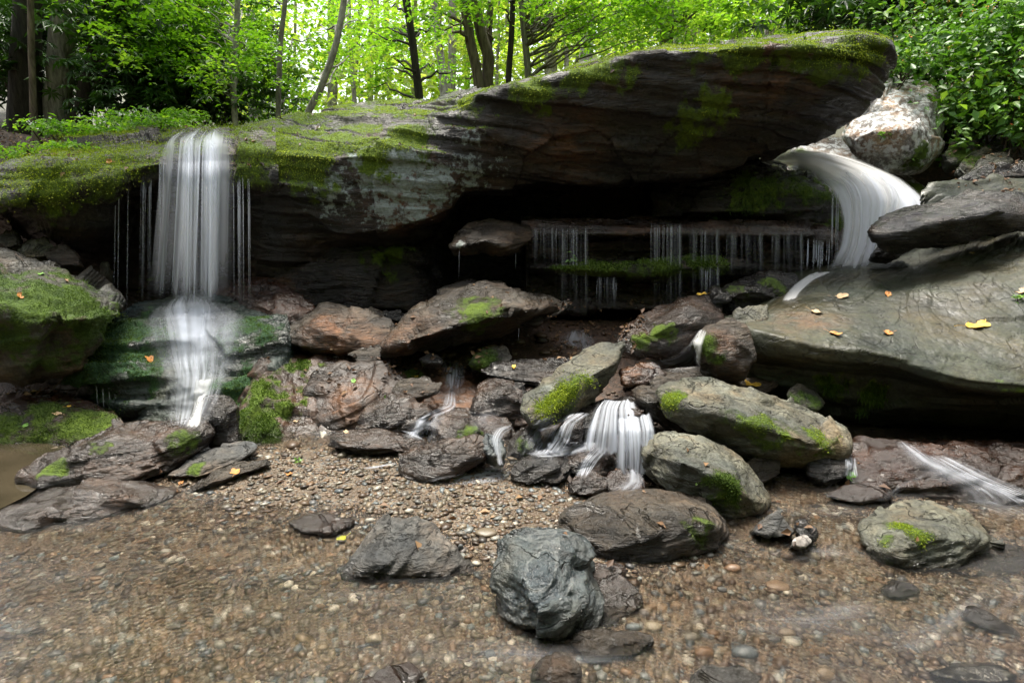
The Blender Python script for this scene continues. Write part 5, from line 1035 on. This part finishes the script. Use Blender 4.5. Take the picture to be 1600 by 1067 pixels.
# left: bright understorey
fill(t_mid + t_left[4:], (150, 340, -60, 100), (8., 10), 56, .75, 170, .5, .085)
fill(t_mid + t_left[4:], (200, 430, 20, 150), (7.8, 8.8), 26, .6, 150, .5, .075)
fill(t_mid, (300, 470, -60, 170), (9, 11.5), 42, .8, 170, .6, .085)
fill(t_mid, (470, 640, -60, 110), (9, 11.5), 24, .75, 140, .6, .08)
fill(t_mid, (560, 720, 40, 150), (9.8, 11.5), 9, .55, 90, .45, .08)
fill(t_ctr, (650, 860, -60, 60), (8.6, 10.5), 24, .6, 110, .6, .08)
fill(t_ctr, (820, 1040, -60, 60), (8.2, 10.), 44, .7, 140, .65, .085)
fill(t_ctr, (700, 760, 60, 140), (9.4, 10), 4, .4, 60, .5, .07)
fill(t_right, (1000, 1240, -60, 45), (8.2, 10.5), 46, .7, 150, .7, .085)
fill(t_far, (640, 1100, -40, 100), (14, 18), 26, 1.2, 120, .6, .13)
# crowns above the picture that shade the gorge
fill(t_left, (-100, 330, -520, -60), (6, 10), 32, 1.3, 150, .4, .14)
fill(t_mid + t_ctr, (330, 860, -520, -80), (7, 12), 20, 1.3, 140, .5, .14)
fill(t_right, (900, 1150, -520, -80), (7, 12), 10, 1.2, 130, .5, .13)
for T in t_left: finish_tree(T, L_BRIGHT)
for T in t_mid: finish_tree(T, L_BRIGHT)
for T in t_ctr + t_right: finish_tree(T, L_BRIGHT)
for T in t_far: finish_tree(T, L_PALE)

# far wood that reads as one mass
r = np.random.default_rng(5); parts = []
for k in range(560):
    Y = r.uniform(18, 34); x = r.uniform(-250, 1750); y = r.uniform(-160, 190)
    if 400 < x < 700 and r.random() < .4: continue
    c = np.array(A(x, y, Y)); n = 110
    P = c + r.normal(0, 1, (n, 3)) * np.array([1.3, 1., .55]); N = np.array([0, -.25, 1.]) + r.normal(0, .5, (n, 3))
    parts.append(leaves(P, N, r.uniform(.22, .46, n), r, .6, tone=np.clip(r.uniform(.2, .8) + r.normal(0, .12, n), 0, 1)))
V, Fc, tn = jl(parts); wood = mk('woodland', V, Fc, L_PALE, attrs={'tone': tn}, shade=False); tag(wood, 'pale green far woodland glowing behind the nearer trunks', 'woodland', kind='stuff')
parts = []                                # unseen wood added downstream and on both flanks to block low sky
for k in range(520):
    a = r.uniform(-2.75, .1) if r.random() < .8 else r.uniform(-3.4, .35); d = r.uniform(5.5, 11)
    c = np.array([math.cos(a) * d * 1.1, math.sin(a) * d + 1.0, r.uniform(1.2, 9.)])
    if c[1] > 2 and abs(c[0]) < 7.5: continue
    P = c + r.normal(0, 1, (60, 3)) * np.array([.8, .8, .5]); N = np.array([0, 0, 1.]) + r.normal(0, .6, (60, 3))
    parts.append(leaves(P, N, r.uniform(.2, .36, 60), r, .6, tone=r.random(60)))
V, Fc, tn = jl(parts); tag(mk('woodland', V, Fc, L_MID, attrs={'tone': tn}, shade=False), 'unseen green wood added downstream to block sky light', 'woodland', kind='stuff')
tk = []
for k in range(44):
    x = r.uniform(380, 1250); Y = r.uniform(17, 30); x2 = x + r.normal(0, 12); c = [A(x, 200, Y), A((x + x2) / 2, 60, Y), A(x2, -200, Y)]
    tk.append(tube(crom(np.array(c), 10), r.uniform(.05, .13), 6))
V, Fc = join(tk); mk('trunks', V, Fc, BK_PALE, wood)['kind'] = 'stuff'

def bush(name, label, c, rad, n, leaf, mat, aspect=.45, whorl=0, clumps=9, tilt=.55, group=None, cat='shrub', tone=.5, stems=7, base=None, extra=None):
    r = np.random.default_rng(int(abs(c[0]) * 1000 + abs(c[2]) * 77 + n)); c = np.array(c); rad = np.array(rad)
    bz = base if base is not None else c[2] - rad[2]
    root = empty(name, (c[0], c[1], bz), label, cat, group)
    cc = r.normal(0, 1, (clumps, 3)); cc /= np.linalg.norm(cc, axis=1)[:, None]; cc *= (r.random(clumps) ** .4)[:, None]; cc[:, 2] = np.abs(cc[:, 2]) * 1.1 - .25
    cen = c + cc * rad; tb = []
    for q in range(min(stems, clumps)):
        s = np.array([c[0] + r.normal(0, rad[0] * .2), c[1] + r.normal(0, rad[1] * .2), bz]); k = np.linspace(0, 1, 6)[:, None]
        tb.append(tube((1 - k) * s + k * cen[q] + np.sin(k * 3.14) * r.normal(0, .06, 3), np.linspace(.014, .004, 6) * max(1, rad[2]), 5))
    V, Fc = join(tb); mk('stem', V, Fc, M_TWIG, root)
    ci = r.integers(0, clumps, n); sp = rad * r.uniform(.28, .5)
    P = cen[ci] + r.normal(0, 1, (n, 3)) * sp * np.array([1, 1, .6]); ct = np.clip(tone + r.normal(0, .18, clumps), 0, 1)[ci]
    if whorl:
        P = np.repeat(P, whorl, 0); m = len(P); a = r.uniform(0, 6.28, n).repeat(whorl) + np.tile(np.arange(whorl) * 6.283 / whorl, n)
        ax = np.repeat(np.array([0, -.2, 1.]) + r.normal(0, .35, (n, 3)), whorl, 0); ax /= np.linalg.norm(ax, axis=1)[:, None]
        e1 = np.cross(ax, [0.3, 1, 0.1]); e1 /= np.linalg.norm(e1, axis=1)[:, None]; e2 = np.cross(ax, e1)
        d = np.cos(a)[:, None] * e1 + np.sin(a)[:, None] * e2 - ax * .25
        lv = leaves(P, ax + d * .2, leaf * r.uniform(.7, 1.2, m), r, aspect, tone=np.repeat(ct, whorl) + r.normal(0, .1, m), dirs=d)
    else:
        N = np.array([0, -.25, 1.]) + r.normal(0, tilt, (n, 3)) + (P - c) / rad * .3
        lv = leaves(P, N, leaf * (.5 + 1.3 * r.random(n) ** 2.2), r, aspect, tone=ct + r.normal(0, .13, n))
    mk('foliage', lv[0], lv[1], mat, root, attrs={'tone': lv[2]}, shade=False)
    if extra:
        nn, em, sz, nm = extra; k = r.integers(0, len(P), nn); Q = P[k] + np.array([0, -.05, .04]); fl = []
        for q in Q:
            m = 6; f_ = leaves(np.repeat(q[None], m, 0) + r.normal(0, sz * .4, (m, 3)), np.array([0, -.6, 1.]) + r.normal(0, .4, (m, 3)), sz, r, .8)
            mk(nm, f_[0], f_[1], em, root)
    return root

# rhododendrons left and right
for k, (lab, x, y, Y, rx, rz, n, tn) in enumerate([
    ('dark rhododendron behind the thick left trunks', 20, 60, 9.8, .8, .9, 240, .35), ('dark rhododendron low behind the grey left trunk', 110, 120, 9.6, .8, .5, 220, .4),
    ('dark rhododendron beside the leaning dark trunk', 200, 90, 8.6, .9, .9, 380, .4), ('deep green rhododendron above the waterfall lip', 260, 150, 8.8, 1., .6, 380, .45),
    ('deep green rhododendron right of the waterfall lip', 350, 150, 9.3, 1., .6, 300, .55), ('tall rhododendron filling the gap behind the left trunks', 120, 20, 10., 1.5, 1.2, 420, .4),
    ('dim rhododendron at the left edge behind the far left trunk', -40, 130, 10.2, 1., .8, 260, .35), ('shaded rhododendron in the far left corner', -60, 60, 8.2, .5, .8, 200, .3), ('tall shaded rhododendron behind the leaning dark trunk', 250, 30, 10.4, 1.3, 1.2, 380, .4)]):
    c = A(x, y, Y); bush('rhododendron', lab, c, (rx, .7, rz), n, .15, L_DARK, .26, 9, 12, group='rhododendrons on the left bank', tone=tn, base=float(ground_z(np.array([c[0]]), np.array([c[1]]))[0]))
for lab, x, y, Y, rx, rz, n, tn in [('dark rhododendron at the top right above the slab tip', 1300, 20, 8.2, .9, .6, 300, .45), ('dark rhododendron at the top right behind the jewelweed', 1400, 5, 8.6, 1., .7, 320, .35),
    ('rhododendron with pale leaf tips in the upper right corner', 1540, -10, 7.6, .9, .6, 220, .5)]:
    bush('rhododendron', lab, A(x, y, Y), (rx, .6, rz), n, .16, L_DARK, .28, 8, 10, group='rhododendrons on the right bank', tone=tn)
# jewelweed on the right bank
for lab, x, y, Y, rx, rz, n in [('leafy jewelweed clump with orange flowers right of the slab tip', 1420, 70, 7.4, .6, .45, 1700), ('leafy jewelweed clump above the white boulder', 1470, 50, 7.6, .7, .5, 2000), ('tall jewelweed clump behind the white boulder', 1510, 120, 7.3, .5, .4, 1600),
    ('jewelweed clump in the middle of the right bank', 1550, 80, 6.7, .6, .45, 1900), ('jewelweed clump at the right edge of the picture', 1600, 130, 6.3, .55, .4, 1600), ('jewelweed clump high at the right edge', 1600, 40, 6.6, .6, .4, 1600), ('low jewelweed clump over the reddish bank rock', 1550, 170, 6.7, .5, .25, 1200), ('drooping jewelweed clump over the right bank stones', 1600, 195, 6.2, .45, .3, 1300), ('ragged jewelweed clump between white boulder and bank rocks', 1490, 175, 6.9, .3, .28, 800),
    ('small jewelweed clump beside the slab tip', 1395, 105, 7., .3, .3, 700)]:
    c = A(x, y, Y); bush('jewelweed', lab, c, (rx * 1.15, .45, rz * 1.15), n, .075, L_BANK, .55, 0, 26, .7, 'jewelweed clumps on the right bank', 'plant', .5, 8, c[2] - rz * 1.5, (14, M_FLOWO, .02, 'flower'))
# undergrowth along the left bank
for lab, x, y, Y, rx, rz, n, fw in [('leafy herb with white flowers at the left bank edge', 80, 205, 6.6, .3, .12, 500, 8), ('leafy herb with white flowers nearest the waterfall', 205, 190, 7., .3, .12, 500, 8), ('bright herb clump left of the waterfall lip', 250, 195, 6.7, .3, .11, 600, 0),
    ('bright herb clump with spreading leaves on the mossy bank', 160, 205, 6.5, .35, .13, 700, 4), ('low herb clump on the mossy ledge', 120, 232, 5.9, .3, .08, 500, 0), ('small herb tuft at the far left bank', 20, 240, 6., .25, .1, 350, 0),
    ('pale herb clump beside the rhododendron foot', 290, 185, 7.3, .3, .1, 400, 0), ('herb tuft on the left lobe of the ledge', 60, 270, 5.5, .2, .07, 300, 0)]:
    c = A(x, y, Y); bush('herb', lab, c, (rx, .25, rz), n, .05, L_BRIGHT, .5, 0, 12, .5, 'herbs along the left bank', 'plant', .5, 6, c[2] - rz * 2, (fw, M_FLOWW, .02, 'flower') if fw else None)
def sprig(name, label, px, py, Y, h, n, leaf, mat, tone=.7):
    r = np.random.default_rng(int(px * 5 + py)); g = hit(px, py); base = np.array(g[0] if g else A(px, py, Y)); root = empty(name, tuple(base), label, 'plant')
    tb, lv = [], []
    for k in range(max(2, n // 5)):
        d = np.array([r.normal(0, .5), r.normal(-.3, .3), 1.]); d /= np.linalg.norm(d); t = np.linspace(0, 1, 6)[:, None]
        P = base + d * h * t * r.uniform(.6, 1.1) - np.array([0, 0, .2 * h]) * t ** 2; tb.append(tube(P, np.linspace(.003, .0012, 6), 4))
        Q = P[2:].repeat(2, 0)[:6] + r.normal(0, leaf * .25, (6, 3)); lv.append(leaves(Q, np.array([0, -.5, 1.]) + r.normal(0, .4, (6, 3)), leaf * r.uniform(.6, 1.2, 6), r, .6, tone=tone + r.normal(0, .15, 6)))
    V, Fc = join(tb); mk('stem', V, Fc, M_TWIG, root); V, Fc, tn = jl(lv); mk('leaf', V, Fc, mat, root, attrs={'tone': tn}, shade=False)
for a in [('seedling', 'pale seedling on the lower mossy ledge', 893, 412, 5.4, .12, 15, .05), ('seedling', 'three lobed seedling on the wet shelf', 1110, 340, 5.6, .07, 8, .07), ('seedling', 'young leafy stem in the crevice right of the white boulder', 1470, 262, 5.9, .2, 25, .08),
          ('seedling', 'little green plant growing on the face of the white boulder', 1375, 220, 6.1, .15, 12, .07), ('seedling', 'leafy plant at the foot of the white boulder', 1425, 255, 6.0, .15, 18, .06),
          ('seedling', 'bright tiny plant on the grey boulder', 1090, 757, 2.7, .03, 8, .018), ('seedling', 'tiny green sprig on the gravel by the flat slate', 468, 722, 3.3, .04, 8, .025), ('seedling', 'broad leaved plant hanging in at the right edge', 1590, 190, 5.6, .3, 25, .14),
          ('seedling', 'big leaved plant leaning over the right bank stones', 1560, 185, 6., .35, 30, .13), ('seedling', 'leafy stem low at the right bank', 1500, 235, 6.2, .25, 25, .08), ('seedling', 'tiny fern like sprig on the slab top near its tip', 1256, 62, 5.3, .06, 8, .03), ('seedling', 'green tuft hanging under the slab tip', 1365, 150, 5.3, .1, 12, .03), ('seedling', 'green sprig on the right edge of the olive slab', 1590, 470, 4., .05, 8, .04)]:
    sprig(*a, L_BANK)
r = np.random.default_rng(77); M_LIT = leaf_mat('dead leaves', [(0, (.03, .016, .009)), (.5, (.11, .055, .026)), (.85, (.2, .11, .05)), (1, (.32, .2, .1))], .15, .6, (1, .8, .6))
Q, NN = [], []
for (x0, x1, y0, y1), k in (((850, 1010, 470, 565), 520), ((600, 760, 545, 590), 160), ((0, 130, 180, 245), 420), ((420, 1000, 90, 240), 70), ((60, 420, 200, 300), 60), ((100, 1500, 700, 900), 60), ((560, 900, 440, 520), 40), ((0, 120, 590, 620), 60), ((420, 700, 540, 620), 60), ((1480, 1600, 200, 300), 110), ((270, 420, 200, 260), 60), ((1180, 1300, 770, 850), 12)):
    for _ in range(k):
        h = hit(r.uniform(x0, x1), r.uniform(y0, y1))
        if h and h[0][1] < 9.5 and h[1][2] > .35 and not (h[0][1] < 4.3 and h[0][2] > .35): Q.append(h[0]); NN.append(h[1])
Q = np.array(Q) + np.array([0, 0, .006]); NN = np.array(NN) + r.normal(0, .35, Q.shape)
lv = leaves(Q, NN, r.uniform(.02, .06, len(Q)), r, .6, .5); tag(mk('leaf_litter', lv[0], lv[1], M_LIT, attrs={'tone': lv[2]}, shade=False), 'brown dead leaves littering the ground between rocks', 'leaf litter', kind='stuff')
# hanging moss tufts of the tip etc. are in the rocks; now fallen leaves, twigs
def fallen(label, px, py, size, c1, c2, tilt=.25, lobes=5):
    h = hit(px, py); 
    if h is None: return
    p = np.array(h[0]); n = np.array(h[1]); s = size * p[1] / F; r = np.random.default_rng(int(px + py * 3))
    n = n + r.normal(0, tilt, 3) * .5; n /= np.linalg.norm(n); e1 = np.cross(n, r.normal(0, 1, 3)); e1 /= np.linalg.norm(e1); e2 = np.cross(n, e1)
    m = 40; a = np.linspace(0, 2 * math.pi, m, endpoint=False); rad = .5 * (.72 + .28 * np.abs(np.cos(a * lobes / 2)) ** .7) * (1 - .18 * np.cos(a)); V = [p + n * .004]
    rings = [V[0][None]]
    for k in (.35, .7, 1.):
        x = rad * k * np.cos(a); y = rad * k * .8 * np.sin(a); z = .35 * (x ** 2 + 1.6 * y ** 2) * (1 + r.normal(0, .3)) + .05 * np.sin(a * 3 + px) * k
        rings.append(p + s * (x[:, None] * e1 + y[:, None] * e2 + z[:, None] * n) + n * .005)
    V = np.concatenate(rings); Fc = [[0, 1 + j, 1 + (j + 1) % m] for j in range(m)]
    for q in range(2):
        for j in range(m): a0, b0 = 1 + q * m + j, 1 + q * m + (j + 1) % m; Fc += [[a0, a0 + m, b0 + m], [a0, b0 + m, b0]]
    mt = plain_mat('fallen leaf ' + label[:12], c1, c2, 40, .55)
    o = mk('fallen_leaf', V, np.array(Fc), mt, None, p); tag(o, label, 'leaf')
    t = np.linspace(0, 1, 5)[:, None]; V, Fc = tube(p + s * e1 * (.45 + .5 * t) + n * (.006 + .1 * s * np.sin(t * 2)), .0012, 4); mk('leaf_stalk', V, Fc, mt, o, p)
YE = ((.5, .28, .03), (.8, .5, .06)); OR = ((.35, .13, .03), (.6, .26, .06)); TN = ((.4, .25, .12), (.6, .42, .25)); GRN = ((.1, .25, .03), (.2, .4, .06))
for lab, x, y, s, c in [('large curled yellow leaf on the olive slab', 1524, 508, 36, YE), ('yellow leaf on the slab behind the long pale boulder', 1174, 602, 32, YE), ('orange brown leaf near the left edge of the olive slab', 1304, 522, 20, OR),
    ('orange leaf with a stalk in the middle of the olive slab', 1388, 521, 18, OR), ('tan leaf with a green edge on the upper olive slab', 1314, 464, 20, TN), ('small dark orange leaf on the upper middle of the olive slab', 1387, 461, 13, OR), ('pale brown leaf at the far left of the olive slab', 1274, 488, 20, TN),
    ('tan leaf at the right edge of the olive slab', 1597, 456, 22, TN), ('small tan leaf high on the olive slab', 1519, 397, 10, TN), ('yellow leaf on the glossy brown boulder', 1098, 461, 16, YE), ('rust leaf lying on the mossy dome boulder', 32, 462, 14, OR), ('tiny yellow green leaf on the mossy dome boulder', 65, 429, 12, GRN),
    ('cream leaf on the mossy dome boulder', 103, 438, 9, TN), ('long orange leaf beside the waterfall mound', 237, 563, 22, OR), ('orange leaf on the flat brown slate', 367, 739, 20, OR), ('white pale leaf at the foot of the bedrock slope', 505, 682, 18, ((.6, .58, .5), (.8, .78, .7))),
    ('tan leaf on the plank shaped rock', 541, 676, 10, TN), ('orange leaf on the bedrock slope', 650, 589, 8, YE), ('light green leaf on the bedrock slope', 553, 596, 10, GRN), ('green leaf low on the bedrock slope', 603, 621, 9, GRN), ('yellow leaf on the flat dark slab', 803, 574, 10, YE),
    ('yellow green leaf on the gravel left of the pyramid rock', 535, 843, 18, ((.4, .45, .03), (.6, .6, .06))), ('dry orange leaf on the gravel edge', 452, 742, 12, OR), ('tan leaf on the low mossy rock at the left', 90, 648, 15, TN), ('yellow leaf on the low mossy rock at the left', 107, 636, 8, YE), ('pale green leaf on the low mossy rock', 40, 665, 10, GRN),
    ('light green leaf floating below the long pale boulder', 1330, 743, 18, GRN), ('curled rust leaf tucked by the flat slates', 283, 755, 10, OR), ('small pale leaf on the bedrock shoulder', 462, 659, 8, TN), ('rusty leaf left of the waterfall on the ledge', 172, 253, 10, OR)]:
    fallen(lab, x, y, s, *c)
def twig(label, pts, rad):
    P = []
    for x, y in pts:
        h = hit(x, y); P.append(np.array(h[0]) + np.array([0, -.02, .015]) if h else np.array(A(x, y, 3.5)))
    P = np.array(P); V, Fc = tube(crom(P, 16), np.linspace(rad, rad * .5, 16), 6); tag(mk('twig', V, Fc, M_TWIG, None, P[0]), label, 'twig')
twig('thin reddish twig behind the yellow leaf', [(1196, 607), (1215, 596), (1236, 582)], .005); twig('pale twig on the mossy dome boulder', [(28, 400), (38, 408), (48, 420)], .005)
twig('bare twig over the low mossy rock', [(80, 615), (100, 595), (112, 570)], .006); twig('dry stick along the top of the low mossy rock', [(75, 614), (100, 611), (122, 610)], .008); twig('pale root twig hanging on the right bank', [(1572, 248), (1580, 225), (1596, 215)], .008)
